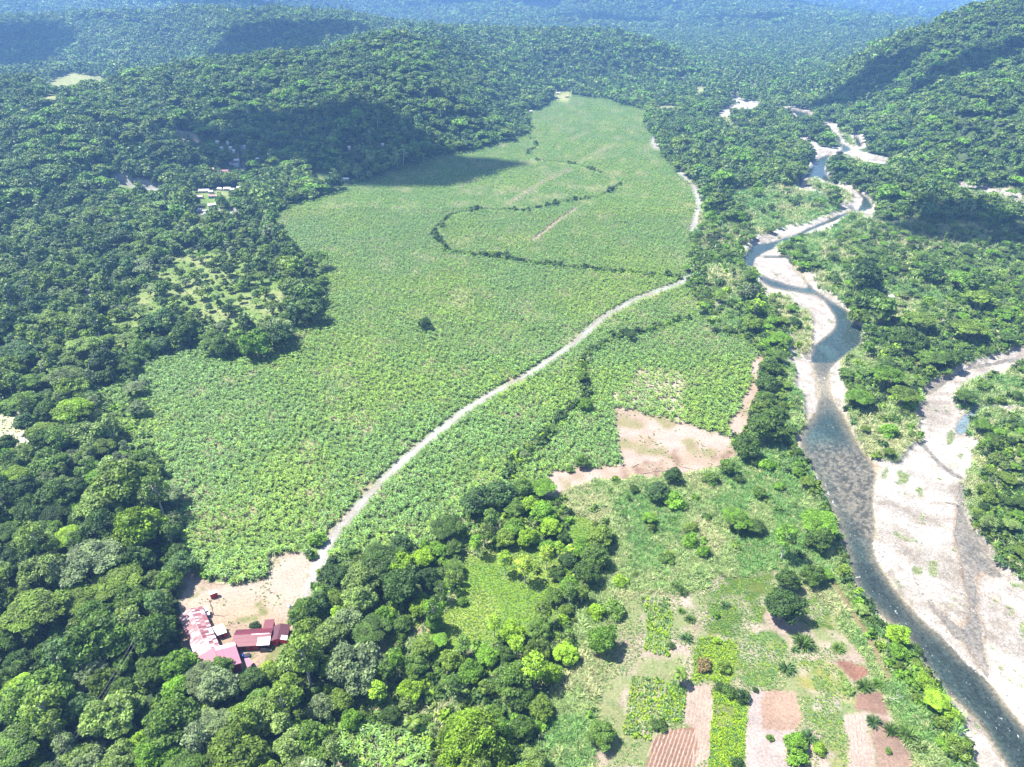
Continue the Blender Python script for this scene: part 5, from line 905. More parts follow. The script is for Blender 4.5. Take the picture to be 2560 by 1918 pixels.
# undergrowth
x, y = jit(-620, 620, 118, 640, 3.6); c, _, _ = lookup(x, y); u, v = to_uv(x, y); m = ((c == 0) | ((c == CLS['scrub']) & (rng.random(len(x)) < .035 + .08 * (v < 1150))) | ((c == CLS['pasture']) & (rng.random(len(x)) < .05) & ~inpoly(u, v, CLEAR)) | ((c == CLS['creek'])) | ((c == CLS['lush']) & (rng.random(len(x)) < .3)) | (c == CLS['meadow']) & (rng.random(len(x)) < .02)) & ~keepout(u, v)
x, y = x[m], y[m]; C2 = combos(['bush'], [501, 502, 503], ['dark', 'deep', 'mid', 'bright', 'olive', 'lime', 'blue']); sc_ = rng.uniform(.4, 1.1, len(x))
scatter('undergrowth', 'low green undergrowth filling the gaps between trees', 'undergrowth', wood_sources('undergrowth', 2, C2), x, y, zat(x, y) - .2, rng.uniform(0, 6.28, len(x)), sc_, rng.integers(0, len(C2), len(x)))
# far woods on the hills
def far_band(name, lab, y0, y1, sp, lod, smul, cmb):
    W = .80 * (y1 * CP + CAMH * SP) + 30; x, y = jit(-W, W, y0, y1, sp, .95); c, _, _ = lookup(x, y); u, v = to_uv(x, y)
    p = np.where((c == 0), np.where((u > 1480) & (y < 1150), .62, 1.), np.where(c == CLS['creek'], 0, np.where(c == CLS['scrub'], .16, np.where(c == CLS['pasture'], .05, 0))))
    m = rng.random(len(x)) < p; m &= ~((c == CLS['pasture']) & (rng.random(len(x)) < .3)); x, y, c, u = x[m], y[m], c[m], u[m]
    s = np.clip(rng.lognormal(0, .27, len(x)), .5, 1.75) * smul * np.where((c == CLS['scrub']), .6, 1); z = zat(x, y); ok = seen_ok(x, y, z, 9.5 * s / smul * .95) | (y > 3300); x, y, c, u, s, z = x[ok], y[ok], c[ok], u[ok], s[ok], z[ok]; zn = fbm(x / 70, y / 70, 44, 3)
    k = np.clip(((zn * 1.5 - .25) * len(cmb) + rng.normal(0, len(cmb) * .28, len(x))), 0, 1e6).astype(int) % len(cmb)
    scatter(name, lab, 'woods', wood_sources(name, lod, cmb), x, y, z - .5, rng.uniform(0, 6.28, len(x)), np.stack([s, s, s * rng.uniform(.8, 1.25, len(s))], -1), k, .05); return len(x)
CF = [('round', 601, 'deep'), ('spread', 602, 'deep'), ('round', 602, 'blue'), ('round', 601, 'mid'), ('tall', 601, 'mid'), ('spread', 601, 'olive'), ('round', 603, 'deep'), ('round', 602, 'mid'), ('spread', 603, 'mid'), ('round', 603, 'olive'), ('round', 601, 'pale'), ('spread', 602, 'bright'), ('round', 602, 'bright'), ('round', 603, 'blue'), ('tall', 602, 'pale'), ('round', 602, 'pale'), ('round', 603, 'dark')]
n_a = far_band('hillside_woods', 'dense woods on the slopes and flats beyond the field', 722, 1500, 7.6, 2, .92, CF)
n_b = far_band('distant_woods', 'distant continuous woods on the hills', 1500, 3300, 10.0, 3, 1.05, CF)
n_c = far_band('remote_woods', 'remote woods on the blue mountains', 3300, 5200, 17.0, 3, 1.7, CF)
n_d = far_band('horizon_woods', 'faint woods on the farthest mountains', 5200, 9500, 34.0, 3, 3.4, CF)
print('far', n_a, n_b, n_c, n_d, round(time.time() - T0, 1))
# ------------------------------------------------------------------ banana field
def bsrc(name, lod):
    L = []
    for sd in (1, 2, 3):
        cr, st = banana(sd, lod); me = joined([(PM2, 0) for PM2 in (cr,)] + ([(st, 2)] if lod < 2 else []), name, [BAN['a'], DRY, BSTEM])
        for k in 'abc': L.append((me, [BAN[k]]))
    return source_coll(name, L)
bx, by = jit(-420, 330, 118, 780, 1.9, .95); c, _, _ = lookup(bx, by); u, v = to_uv(bx, by)
m = (c == 1) & (rng.random(len(bx)) < .74 + .4 * fbm(bx / 16, by / 16, 99, 3)) | (c == CLS['lowfield']) | ((c == CLS['lush']) & (rng.random(len(bx)) < .55)); m &= ~((c == 1) & inpoly(u, v, FIELDPALE) & (rng.random(len(bx)) < .22)); bx, by, u, v = bx[m], by[m], u[m], v[m]
fx, fy = jit(-480, 520, 780, 1800, 2.6, .95); c, _, _ = lookup(fx, fy); m = (c == 1) & (rng.random(len(fx)) < .95); fx, fy = fx[m], fy[m]
for L in DITCHES + [ROAD]:
    P = [tuple(map(float, ground(a, b))) for a, b in L]; k = segdist(bx, by, P) > (1.6 if L is not ROAD else 3.6); bx, by, u, v = bx[k], by[k], u[k], v[k]
inv = (u > 6) & (u < 2554) & (v > 6) & (v < 1905); dist = np.where(inv, np.hypot(by, CAMH), 1e9); near_i = np.argsort(dist)[:296]
nm = np.zeros(len(bx), bool); nm[near_i] = True
BM = []
for sd in (1, 2, 3):
    cr, st = banana(sd, 0); BM.append((cr.mesh('banana_leaves', [BAN['a'], DRY]), st.mesh('banana_stem', [BSTEM])))
bitems = []
for q, i in enumerate(near_i):
    e = place(BM[q % 3], 'banana_plant', float(bx[i]), float(by[i]), float(rng.uniform(.62, .95)), float(rng.uniform(0, 6.28)), BAN['aabc'[q % 4]], 'banana plant', 'banana plants nearest the camera', pn=('leaf_crown', 'stem')); uu, vv = to_uv(float(bx[i]), float(by[i]), 2.); bitems.append([e, ('green ', 'green ', 'yellowish ', 'blue-green ')[q % 4] + 'banana plant ' + where(uu, vv), uu])
relabel(bitems)
def tone_pick(x, y):
    n = fbm(x / 55, y / 55, 61, 3) + rng.normal(0, .12, len(x)); return np.where(n > .60, 1, np.where(n < .44, 2, 0)) + 3 * rng.integers(0, 3, len(x))
k = ~nm
def bscale(x, y): return .64 * rng.uniform(.72, 1.25, len(x)) * (.9 + .25 * fbm(x / 40, y / 40, 66, 2))
a = k & (by < 430); b = k & (by >= 430)
for nmn, lab, mm, lod in (('banana_field', 'dense rows of banana plants filling the near half of the field', a, 0), ('banana_field_middle', 'dense banana plants filling the middle of the field', b, 1)):
    scatter(nmn, lab, 'banana field', bsrc(nmn, lod), bx[mm], by[mm], zat(bx[mm], by[mm]), rng.uniform(0, 6.28, mm.sum()), bscale(bx[mm], by[mm]), tone_pick(bx[mm], by[mm]), .08)
scatter('banana_field_far', 'banana plants merging into an even green towards the far end of the field', 'banana field', bsrc('banana_field_far', 2), fx, fy, zat(fx, fy), rng.uniform(0, 6.28, len(fx)), bscale(fx, fy) * 1.15, tone_pick(fx, fy), .08)
print('banana', len(bx), len(fx), round(time.time() - T0, 1))
# shrubs along the old ditches of the field
X = []
for L in CREEKS:
    P = np.array([list(map(float, ground(a, b))) for a, b in L])
    for a, b in zip(P[:-1], P[1:]):
        n = int(np.linalg.norm(b - a) / 1.7) + 1; t = rng.random(n)[:, None]; X.append(a + (b - a) * t + rng.normal(0, 1.6, (n, 2)))
X = np.concatenate(X); x, y = X[:, 0], X[:, 1]; m = fbm(x / 14, y / 14, 41, 3) > .47; x, y = x[m], y[m]
scatter('ditch_shrubs', 'broken lines of dark shrubs along the winding ditches in the field', 'shrubs', wood_sources('ditch_shrubs', 2, combos(['bush'], [501, 502], ['dark', 'deep', 'mid', 'dark', 'deep'])), x, y, zat(x, y) - .2, rng.uniform(0, 6.28, len(x)), np.clip(rng.lognormal(-.42, .38, len(x)), .35, 1.5), rng.integers(0, 10, len(x)))
# ------------------------------------------------------------------ cane, weeds, crops
CN = [cane(k) for k in (1, 2, 3)]; WD = [cane(k, 12, .75, .16, .35) for k in (4, 5)]; LF = [cane(k, 12, 1.0, .26, .5) for k in (7, 8)]
CN += [cane(k, 30, 2.9, .11, 1.3) for k in (31, 32, 33)]; cm_ = [p.mesh('cane', [CANE['a']]) for p in CN]; wm_ = [p.mesh('weed', [CANE['g']]) for p in WD]; lf_ = [p.mesh('leafy_weed', [CANE['g']]) for p in LF]
csrc = source_coll('cane_clumps', [(m_, [CANE[t]]) for m_ in cm_ for t in 'aabca'])
def bands(lst):
    X, Y, S_ = [], [], []
    for y0, y1, sp, s in lst: a_, b_ = jit(-.8 * (y1 * CP + 113) - 15, .8 * (y1 * CP + 113) + 15, y0, y1, sp, .95); X.append(a_); Y.append(b_); S_.append(np.full(len(a_), s))
    return np.concatenate(X), np.concatenate(Y), np.concatenate(S_)
x, y, s = bands([(118, 330, 1.15, .72), (330, 560, 1.8, .95), (560, 1000, 2.9, 1.35), (1000, 1700, 5.0, 1.9)]); c, _, _ = lookup(x, y); f = fbm(x / 18, y / 18, 71, 3)
u, v = to_uv(x, y); m = ((c == CLS['scrub']) & (rng.random(len(x)) < .62 + .9 * f)) | ((c == CLS['tuft']) & (rng.random(len(x)) < .6)) | ((c == CLS['forest']) & (((u > 1480) & (v > 440)) | ((u > 850) & (v > 1180))) & (rng.random(len(x)) < .8)) | ((c == 4) & (fbm(x / 11, y / 11, 73, 3) > .70) & (rng.random(len(x)) < .22))
x, y, s, f, c = x[m], y[m], s[m], f[m], c[m]; s = s * np.where((c == CLS['tuft']) | (c == 4), .45, 1); g2 = fbm(x / 30, y / 30, 72, 3)
pk = np.where(g2 > .56, 2, np.where(g2 < .40, 3, 0)) + 5 * rng.choice([0, 1, 2, 3, 4, 5], len(x), p=[.14, .13, .13, .2, .2, .2]); rnd = rng.random(len(x)) < .3; pk = np.where(rnd, rng.integers(0, 30, len(x)), pk)
scatter('cane_thicket', 'tall pale green cane and grass covering the river banks and waste ground', 'cane', csrc, x, y, zat(x, y) - .1, rng.uniform(0, 6.28, len(x)), s * np.clip(rng.lognormal(-.2, .32, len(x)), .4, 1.5), pk, .1)
print('cane', len(x))
wsrc = source_coll('low_growth', [(m_, [CANE[t]]) for t in 'glabc' for m_ in wm_])      # g 0-1, l 2-3, a 4-5, b 6-7, c 8-9
x, y, s = bands([(118, 300, .72, .8), (300, 420, .95, 1.0), (420, 620, 1.9, 1.5)]); c, _, _ = lookup(x, y); f = fbm(x / 8, y / 8, 81, 3)
pr = np.select([c == CLS['meadow'], c == CLS['green_plot'], c == CLS['garden'], c == CLS['bare'], c == CLS['yard'], c == CLS['pasture'], c == CLS['lush']], [.85, .9 * sstep(.30, .55, f), .8 * sstep(.36, .56, f), .10 * sstep(.5, .7, f), .12 * sstep(.6, .72, f), .25, .9], 0)
m = rng.random(len(x)) < pr; x, y, s, c = x[m], y[m], s[m], c[m]; pk = np.select([c == CLS['meadow'], c == CLS['green_plot'], c == CLS['lush']], [rng.choice([0, 1, 2, 3, 4], len(x)), rng.choice([0, 1, 4, 8, 9, 2], len(x)), rng.choice([0, 2, 3, 8], len(x))], rng.choice([4, 6, 8, 0, 7], len(x)))
scatter('ground_cover', 'short grass and weeds over meadow and garden plots', 'grass', wsrc, x, y, zat(x, y), rng.uniform(0, 6.28, len(x)), s * rng.uniform(.45, .95, len(x)), pk)
print('weeds', len(x))
x, y, s = bands([(118, 300, .62, .62)]); c, _, _ = lookup(x, y); u, v = to_uv(x, y); m = (c == CLS['lime_plot']) & ~(inpoly(u, v, TL('I', [(220, 1230), (350, 1260), (350, 1380), (230, 1400)])) & (rng.random(len(x)) < .8)); m &= (rng.random(len(x)) < np.where(v < 1700, .45, .97)); x, y, s = x[m], y[m], s[m]
scatter('bean_crop', 'lime-green leafy crop covering one narrow garden plot', 'crop', source_coll('bean_crop', [(m_, [CANE[t]]) for t in 'llg' for m_ in lf_]), x, y, zat(x, y), rng.uniform(0, 6.28, len(x)), s * rng.uniform(.6, 1.1, len(x)), rng.integers(0, 6, len(x)))
# crop rows and furrows follow the long side of their plots
def rows(poly, e0, e1, gap, step, jitter=.15):
    """points of rows parallel to the photo line e0-e1 across a plot"""
    P = np.array([list(map(float, ground(a, b))) for a, b in poly]); a = np.array(list(map(float, ground(*e0)))); b = np.array(list(map(float, ground(*e1)))); d = (b - a) / np.linalg.norm(b - a); n = np.array([-d[1], d[0]])
    q = (P - a) @ n; t = (P - a) @ d; R_ = []
    for k in np.arange(math.floor(q.min() / gap), q.max() / gap):
        tt = np.arange(t.min(), t.max(), step); pt = a + n * (k * gap) + d * tt[:, None]; R_.append((pt + rng.normal(0, jitter, pt.shape), inpoly(pt[:, 0], pt[:, 1], P)))
    return R_
CR = []
for i, (k, p, col) in enumerate(PLOTS):
    if k == 'crop_plot':
        e = TL('H', [(2040, 1080), (1990, 1470)]) if i == 8 else TL('H', [(2110, 580), (2080, 900)])
        for pt, ok in rows(p, e[0], e[1], 1.7, .8): CR.append(pt[ok])
e = TL('H', [(250, 960), (420, 780)])
for pt, ok in rows(PATCH, e[0], e[1], 1.9, 1.1): CR.append(pt[ok])
e = TL('I', [(15, 1120), (-10, 1350)])
for pt, ok in rows(PLOTS[7][1], e[0], e[1], 1.0, .6): CR.append(pt[ok])
CR = np.concatenate(CR); x, y = CR[:, 0], CR[:, 1]
scatter('row_crop', 'rows of low green crop plants in the garden plots', 'crop', source_coll('row_crop', [(m_, [CANE[t]]) for t in 'gal' for m_ in wm_ + lf_]), x, y, zat(x, y), rng.uniform(0, 6.28, len(x)), rng.uniform(.6, 1.1, len(x)), rng.integers(0, 12, len(x)))
RIDGE = plain('dry_ridge_soil', (.27, .20, .155), .95, var=.4, scale=.7)
for i, ed in ((10, [(150, 1110), (110, 1390)]), (11, [(100, 1400), (20, 1640)]), (17, [(1100, 1310), (1130, 1640)])):
    e = TL('I', ed); V, F = [], []
    for pt, ok in rows(PLOTS[i][1], e[0], e[1], 1.25, .8, .06):
        if ok.sum() < 4: continue
        p = pt[ok]; d = np.gradient(p, axis=0); d /= np.linalg.norm(d, axis=1, keepdims=True) + 1e-9; n = np.stack([-d[:, 1], d[:, 0]], -1); z = zat(p[:, 0], p[:, 1]); o = len(V)
        for q in range(len(p)):
            w_ = .26 + .12 * rng.random(); h = .06 + .16 * rng.random()
            V += [(*(p[q] - n[q] * w_), z[q] - .05), (*p[q], z[q] + h), (*(p[q] + n[q] * w_), z[q] - .05)]
        for q in range(len(p) - 1):
            for s_ in (0, 1): F.append((o + 3 * q + s_, o + 3 * q + s_ + 1, o + 3 * q + 4 + s_, o + 3 * q + 3 + s_))
    if F: tag(link('furrow_ridges', rawmesh('furrow_ridges', V, np.array(F), [RIDGE], smooth=True)), kind='structure')
# stones on the bars and in the rapids
RK = [rock(k).mesh('stone', [plain('stone_%d' % k, c_, .85, var=.3)]) for k, c_ in ((1, (.28, .27, .25)), (2, (.17, .165, .155)), (3, (.38, .37, .35)))]
x, y, s = bands([(118, 400, 1.9, .26), (400, 700, 4.2, .42)]); c, _, _ = lookup(x, y); u, v = to_uv(x, y)
m = ((c == 4) & (rng.random(len(x)) < .55)) | ((c == 5) & (rng.random(len(x)) < np.where((v > 950) & (v < 1400) & (u < 2260), .30, .07))) | ((c == 6) & (rng.random(len(x)) < .30)); x, y, s = x[m], y[m], s[m]; cst = c[m]
scatter('river_stones', 'grey and white stones strewn over gravel bars and shallows', 'stones', source_coll('river_stones', [(r_, None) for r_ in RK]), x, y, zat(x, y), rng.uniform(0, 6.28, len(x)), s * np.clip(rng.lognormal(0, .4, len(x)), .4, 2.6) * np.where(cst == 5, .8, 1), np.where(cst == 4, rng.integers(0, 3, len(x)), 1))
print('stones', len(x), round(time.time() - T0, 1))
# ------------------------------------------------------------------ buildings, vehicles and other made things
PINK = [plain('roof_sheet_%d' % i, c, .45, 0, .12, 1.2, .5) for i, c in enumerate([(.40, .38, .375), (.32, .20, .20), (.24, .095, .10), (.17, .05, .055)])]
ROSE = plain('rose_roof', (.26, .095, .125), .5, var=.08, scale=.6); ROSE2 = plain('light_rose_roof', (.33, .145, .185), .5, var=.08, scale=.6); MAROON = plain('maroon_roof', (.135, .020, .032), .5, var=.22, scale=1.2); MAROON2 = plain('dark_maroon_roof', (.085, .026, .038), .6, var=.3, scale=1.4)
WHITE = plain('white_sheet', (.62, .62, .61), .5, var=.06); REDW = plain('red_wall', (.38, .02, .03), .7, var=.12); DREDW = plain('maroon_wall', (.30, .04, .05), .8, var=.2); CREAM = plain('cream_wall', (.42, .39, .33), .8); TEAL = plain('turquoise_wall', (.05, .42, .42), .7); GREYW = plain('grey_wall', (.40, .40, .41), .8); GLASS = plain('dark_glass', (.02, .025, .03), .12, spec=.8); DARKW = plain('dark_opening', (.03, .028, .026), .8); WOOD = plain('weathered_wood', (.24, .18, .12), .9, var=.3); TAN = plain('tan_roof', (.34, .28, .20), .7); BLUEGREY = plain('blue_grey_roof', (.28, .32, .42), .5)
def prism(name, bottom, top, mat, parent):
    n = len(bottom); V = list(bottom) + list(top); F = [tuple(range(n))[::-1], tuple(range(n, 2 * n))] + [(i, (i + 1) % n, n + (i + 1) % n, n + i) for i in range(n)]
    return link(name, rawmesh(name, V, F, [mat]), parent)
def box(name, c, s, mat, parent, rotz=0, rx=0):
    V, F = boxmesh(-s[0] / 2, s[0] / 2, -s[1] / 2, s[1] / 2, -s[2] / 2, s[2] / 2); o = link(name, rawmesh(name, V, F, [mat]), parent, loc=c, rotz=rotz); o.rotation_euler.x = rx; return o
def wpt(p, z):
    (u, v), = TL('Y', [p]); x, y = ground(u, v, z); return np.array([float(x), float(y), z])
def root(name, loc, rotz, label, cat, group=None):
    e = link(name, None, loc=tuple(loc), rotz=rotz); e.empty_display_size = 1; tag(e, label, cat, group); return e
def gable(name, label, cat, A, B, zr, ze, wl, wr, mats, wallmat, patch=None, over=.4, gaps=()):
    """ridge from photo point A to B at height zr; wl / wr metres to the left / right eave; roof made of separate sheets"""
    a, b = wpt(A, zr), wpt(B, zr); d = b - a; L = float(np.hypot(d[0], d[1])); th = math.atan2(d[1], d[0]); e = root(name, (a[0], a[1], 0), th, label, cat)
    for side, w_, nm in ((1, wl, 'roof_slope'), (-1, wr, 'roof_slope')):
        nx = max(2, int(L / .85)); ny = 3; V, F, mi = [], [], []; rg = np.random.default_rng(int(L * 10) + side)
        for i in range(nx):
            for j in range(ny):
                x0, x1 = -over + (L + 2 * over) * i / nx, -over + (L + 2 * over) * (i + 1) / nx; t0, t1 = j / ny, (j + 1) / ny; lift = .05 * (ny - j) + .012 * (i % 2)
                q = [(x0, side * w_ * t0, zr + (ze - zr) * t0 + lift), (x1, side * w_ * t0, zr + (ze - zr) * t0 + lift), (x1, side * w_ * t1, zr + (ze - zr) * t1 + lift), (x0, side * w_ * t1, zr + (ze - zr) * t1 + lift)]
                o = len(V); V += q + [(x_, y_, z_ - .045) for x_, y_, z_ in q]; F += [(o, o + 1, o + 2, o + 3), (o + 7, o + 6, o + 5, o + 4), (o, o + 4, o + 5, o + 1), (o + 1, o + 5, o + 6, o + 2), (o + 2, o + 6, o + 7, o + 3), (o + 3, o + 7, o + 4, o)]
                mi += [patch(i / nx, j, side, rg) if patch else 0] * 6
        link(nm, rawmesh(nm, V, F, mats, mi), e)
    box('ridge_cap', (L / 2, 0, zr + .20), (L + .7, .35, .06), mats[1] if patch is pf else mats[0], e)
    il, ir = wl - .5, wr - .5; zi = lambda w_, t: zr + (ze - zr) * w_ / t - .12
    V = [(0, -ir, 0), (L, -ir, 0), (L, il, 0), (0, il, 0), (0, -ir, zi(ir, wr)), (L, -ir, zi(ir, wr)), (L, il, zi(il, wl)), (0, il, zi(il, wl)), (0, 0, zr - .12), (L, 0, zr - .12)]
    F = [(0, 1, 5, 4), (2, 3, 7, 6), (0, 4, 8, 7, 3), (1, 2, 6, 9, 5)]; link('wall', rawmesh('wall', V, F, [wallmat]), e)
    return e, L
def mono(name, label, cat, corners, z, mat, wallmat, drop=.25, walls=True, inset=.35, group=None):
    """flat pitched roof over four photo corners"""
    P = np.array([wpt(c, z) for c in corners]); c0 = P.mean(0); Q = P - (c0[0], c0[1], 0); Q[2:, 2] -= drop; e = root(name, (c0[0], c0[1], 0), 0, label, cat, group)
    prism('roof', [(*q[:2], q[2] - .06) for q in Q], [tuple(q) for q in Q], mat, e)
    k = 1 - inset / max(.5, float(np.abs(Q[:, :2]).max())); I_ = Q * (k, k, 1)
    if walls: prism('wall', [(x, y, 0) for x, y, _ in I_], [(x, y, zz - .08) for x, y, zz in I_], wallmat, e)
    else:
        for x, y, zz in I_: box('post', (x, y, zz / 2 - .05), (.14, .14, zz - .12), WOOD, e)
    return e, Q, I_
def pf(t, j, side, rg):
    g = rg.random(); pw = .18 + .52 * sstep(.25, .85, np.array(t)); pw = float(pw)
    if g < pw: return 0
    return 1 if g < pw + (1 - pw) * .30 else 2 if g < pw + (1 - pw) * .85 else 3
lb, L = gable('packing_shed', 'long low shed roofed in patched white and faded red sheets', 'shed', (360, 545), (668, 1275), 5.0, 3.7, 4.5, 4.5, PINK, DREDW, pf)
for k in range(5): box('window', (L * (k + .6) / 5.4, 4.03, 1.9), (1.6, .06, .9), DARKW, lb)
for k in range(3): box('door', (L * (k + .7) / 3.3, -4.03, 1.15), (1.3, .06, 2.2), DARKW, lb)
bn, L = gable('barn', 'wide rose-pink roofed barn joined to the near end of the long shed', 'barn', (752, 1175), (850, 1500), 5.7, 4.2, 7.2, 6.8, [ROSE, ROSE2, WHITE], DREDW, lambda t, j, s, r: (2 if (s > 0 and t < .09) else 1) if s > 0 else 0)
box('door', (L - .97 + 1.0, 2.0, 1.5), (.06, 3.2, 3.0), DARKW, bn)
h1, L = gable('farmhouse', 'long maroon-roofed farmhouse with one square white roof sheet', 'house', (1085, 958), (1668, 925), 4.0, 2.9, 3.4, 4.9, [MAROON, WHITE, MAROON2], REDW, lambda t, j, s, r: 1 if (s < 0 and .62 < t < .95 and j >= 1) or (s < 0 and .40 < t < .96 and j == 0 and False) else (2 if s > 0 and r.random() < .35 else 0))
box('white_flashing', (L * .72, -.35, 4.12), (L * .5, .4, .05), WHITE, h1)
for k, x in enumerate((.12, .30, .5, .72, .9)):
    w_ = box('window' if k % 2 == 0 else 'door', (L * x, -4.43, 1.5 if k % 2 == 0 else 1.05), (1.3 if k % 2 == 0 else 1.0, .06, .9 if k % 2 == 0 else 2.0), DARKW, h1)
prism('rear_roof', [(L * .72, 3.0, 3.05), (L * 1.0, 3.0, 3.05), (L * 1.0, 7.2, 3.5), (L * .72, 7.2, 3.5)], [(L * .72, 3.0, 3.11), (L * 1.0, 3.0, 3.11), (L * 1.0, 7.2, 3.56), (L * .72, 7.2, 3.56)], MAROON, h1)
prism('rear_wall', [(L * .74, 3.1, 0), (L * .98, 3.1, 0), (L * .98, 6.9, 0), (L * .74, 6.9, 0)], [(L * .74, 3.1, 2.98), (L * .98, 3.1, 2.98), (L * .98, 6.9, 3.4), (L * .74, 6.9, 3.4)], REDW, h1)
h2, L = gable('farm_cottage', 'dark maroon roofed cottage with bright red front at the right end', 'house', (1830, 792), (1775, 1018), 3.7, 2.8, 3.6, 2.9, [MAROON2, WHITE], plain('bright_red_wall', (.68, .02, .02), .7), lambda t, j, s, r: 1 if s > 0 and t > .62 and j >= 1 else 0)
box('door', (L + .03, .4, 1.0), (.06, .9, 2.0), DARKW, h2); box('window', (L + .03, -1.5, 1.5), (.06, 1.0, .8), DARKW, h2)
ws, Q, I_ = mono('tool_shed', 'small maroon shed under a square white roof beside the long shed', 'shed', [(712, 832), (890, 778), (958, 908), (802, 962)], 2.9, WHITE, DREDW)
box('door', ((I_[2][0] + I_[3][0]) / 2, (I_[2][1] + I_[3][1]) / 2 - .05, 1.0), (.9, .06, 1.9), DARKW, ws, math.atan2(I_[2][1] - I_[3][1], I_[2][0] - I_[3][0]))
hs, Q, I_ = mono('red_hut', 'small bright red hut with white roof at the field edge', 'hut', [(660, 262), (782, 222), (803, 262), (680, 308)], 2.9, WHITE, REDW, .1, inset=.12)
box('door', ((I_[2][0] + I_[3][0]) / 2, (I_[2][1] + I_[3][1]) / 2 - .04, 1.0), (.9, .05, 1.9), DREDW, hs, math.atan2(I_[2][1] - I_[3][1], I_[2][0] - I_[3][0]))
hs, Q, I_ = mono('lean_to', 'little maroon lean-to with pale roof at the far end of the long shed', 'shed', [(540, 540), (632, 492), (662, 548), (572, 592)], 2.9, PINK[0], DREDW, .2)
box('awning', ((I_[2][0] + I_[3][0]) / 2 + .3, (I_[2][1] + I_[3][1]) / 2 - .9, 1.9), (2.6, 1.5, .06), WHITE, hs, .45, .2)
mono('open_shelter', 'small open shelter with rose-pink roof below the blue pickup', 'shelter', [(1238, 1345), (1322, 1328), (1378, 1412), (1292, 1505)], 2.7, ROSE2, REDW, .2, walls=False)
def wheel(parent, x, y, r=.34):
    pm = PM(); pm.tube([(0, -.11, 0), (0, .11, 0)], [r, r], 0, 14); pm.tube([(0, -.115, 0), (0, .115, 0)], [r * .58, r * .58], 1, 10)
    for s_ in (-.11, .11):
        th = np.linspace(0, 2 * math.pi, 15)[:-1]
        V = np.stack([r * np.cos(th), np.full(14, s_), r * np.sin(th)], -1)
        for i in range(14): pm.quads(np.array([[V[i], V[(i + 1) % 14], [0, s_ * 1.02, 0], [0, s_ * 1.02, 0]]]), .5, 0)
    return link('wheel', pm.mesh('wheel', [plain('tyre', (.02, .02, .02), .9), WHITE]), parent, loc=(x, y, r))
def car(label, loc, rotz, paint, pickup=False, group=None):
    e = root('pickup_truck' if pickup else 'parked_car', loc, rotz, label, 'pickup' if pickup else 'car', group); L, W = (4.9, 1.8) if pickup else (4.4, 1.8)
    xs = np.array([-L / 2, -L / 2 + .12, -L / 2 + .9, 0, L / 2 - 1.15, L / 2 - .25, L / 2]); top = np.array([.75, .92, .95, .96, .95, .80, .62]); wd = np.array([.80, .88, .9, .9, .9, .86, .74])
    V, F = [], []
    for x, t, w_ in zip(xs, top, wd): V += [(x, -w_, .32), (x, -w_, t - .12), (x, -w_ * .9, t), (x, w_ * .9, t), (x, w_, t - .12), (x, w_, .32)]
    for i in range(len(xs) - 1):
        for j in range(6): F.append((6 * i + j, 6 * i + (j + 1) % 6, 6 * i + 6 + (j + 1) % 6, 6 * i + 6 + j))
    F += [(5, 4, 3, 2, 1, 0), tuple(6 * 6 + k for k in range(6))]; link('body', rawmesh('body', V, F, [paint]), e)
    c0, c1 = (-.35, 1.15) if pickup else (-2.0, 1.0)
    def ring(x0, x1, w_, z): return [(x0, -w_, z), (x1, -w_, z), (x1, w_, z), (x0, w_, z)]
    a = ring(c0, c1, .84, .95); b = ring(c0 + .22, c1 - .62, .68, 1.46); prism('windows', a, b, GLASS, e); prism('cabin_roof', ring(c0 + .20, c1 - .60, .70, 1.46), ring(c0 + .28, c1 - .70, .62, 1.53), paint, e)
    if pickup: prism('load_bed', ring(-2.3, -.45, .76, .962), ring(-2.3, -.45, .76, .975), DARKW, e)
    for x in (-L / 2 + .85, L / 2 - .9):
        for y in (-.82, .82): wheel(e, x, y)
    for y in (-.62, .62): box('headlight', (L / 2 - .02, y, .66), (.1, .3, .14), WHITE, e); box('tail_light', (-L / 2 - .01, y, .72), (.06, .22, .16), REDW, e)
    box('windscreen_pillar', (c1 - .32, 0, 1.2), (.03, 1.2, .03), paint, e)
BLACK = plain('black_paint', (.015, .015, .018), .25, var=.05, spec=.8); BLUE = plain('blue_paint', (.03, .06, .30), .3, var=.1, spec=.7); CHAR = plain('charcoal_paint', (.05, .045, .05), .4, var=.1)
p = wpt((1590, 1190), .8); car('black car parked in front of the maroon-roofed farmhouse', (p[0], p[1], .02), R(4), BLACK)
p = wpt((1222, 1305), .8); car('dark blue pickup truck beside the rose-roofed barn', (p[0], p[1], .02), R(200), BLUE, True)
p = wpt((1120, 1278), .8); car('charcoal car half under the edge of the barn roof', (p[0], p[1], .02), R(-58), CHAR)
p = wpt((362, 1235), .6); pm = PM(); rg_ = np.random.default_rng(3)
for k in range(9): pm.blob((rg_.uniform(-1.2, 1.2), rg_.uniform(-.9, .9), rg_.uniform(.3, .8)), (rg_.uniform(.4, .8), rg_.uniform(.4, .7), rg_.uniform(.3, .6)), k % 2, .5, I2, rg_)
tag(link('tarpaulin', pm.mesh('tarpaulin', [plain('blue_tarp', (.04, .22, .55), .5, var=.3), plain('light_blue_tarp', (.12, .34, .66), .5, var=.3)]), loc=(p[0], p[1], 0)), 'crumpled bright blue tarpaulin heap left of the long shed', 'tarpaulin')
p = wpt((1975, 488), .6); pm = PM(); pm.tube([(0, 0, 0), (0, 0, 1.1), (0, 0, 1.35)], [.7, .7, .3], 0, 12); tag(link('water_tank', pm.mesh('water_tank', [WHITE]), loc=(p[0], p[1], 0)), 'small white water tank at the tree edge of the farmyard', 'tank')
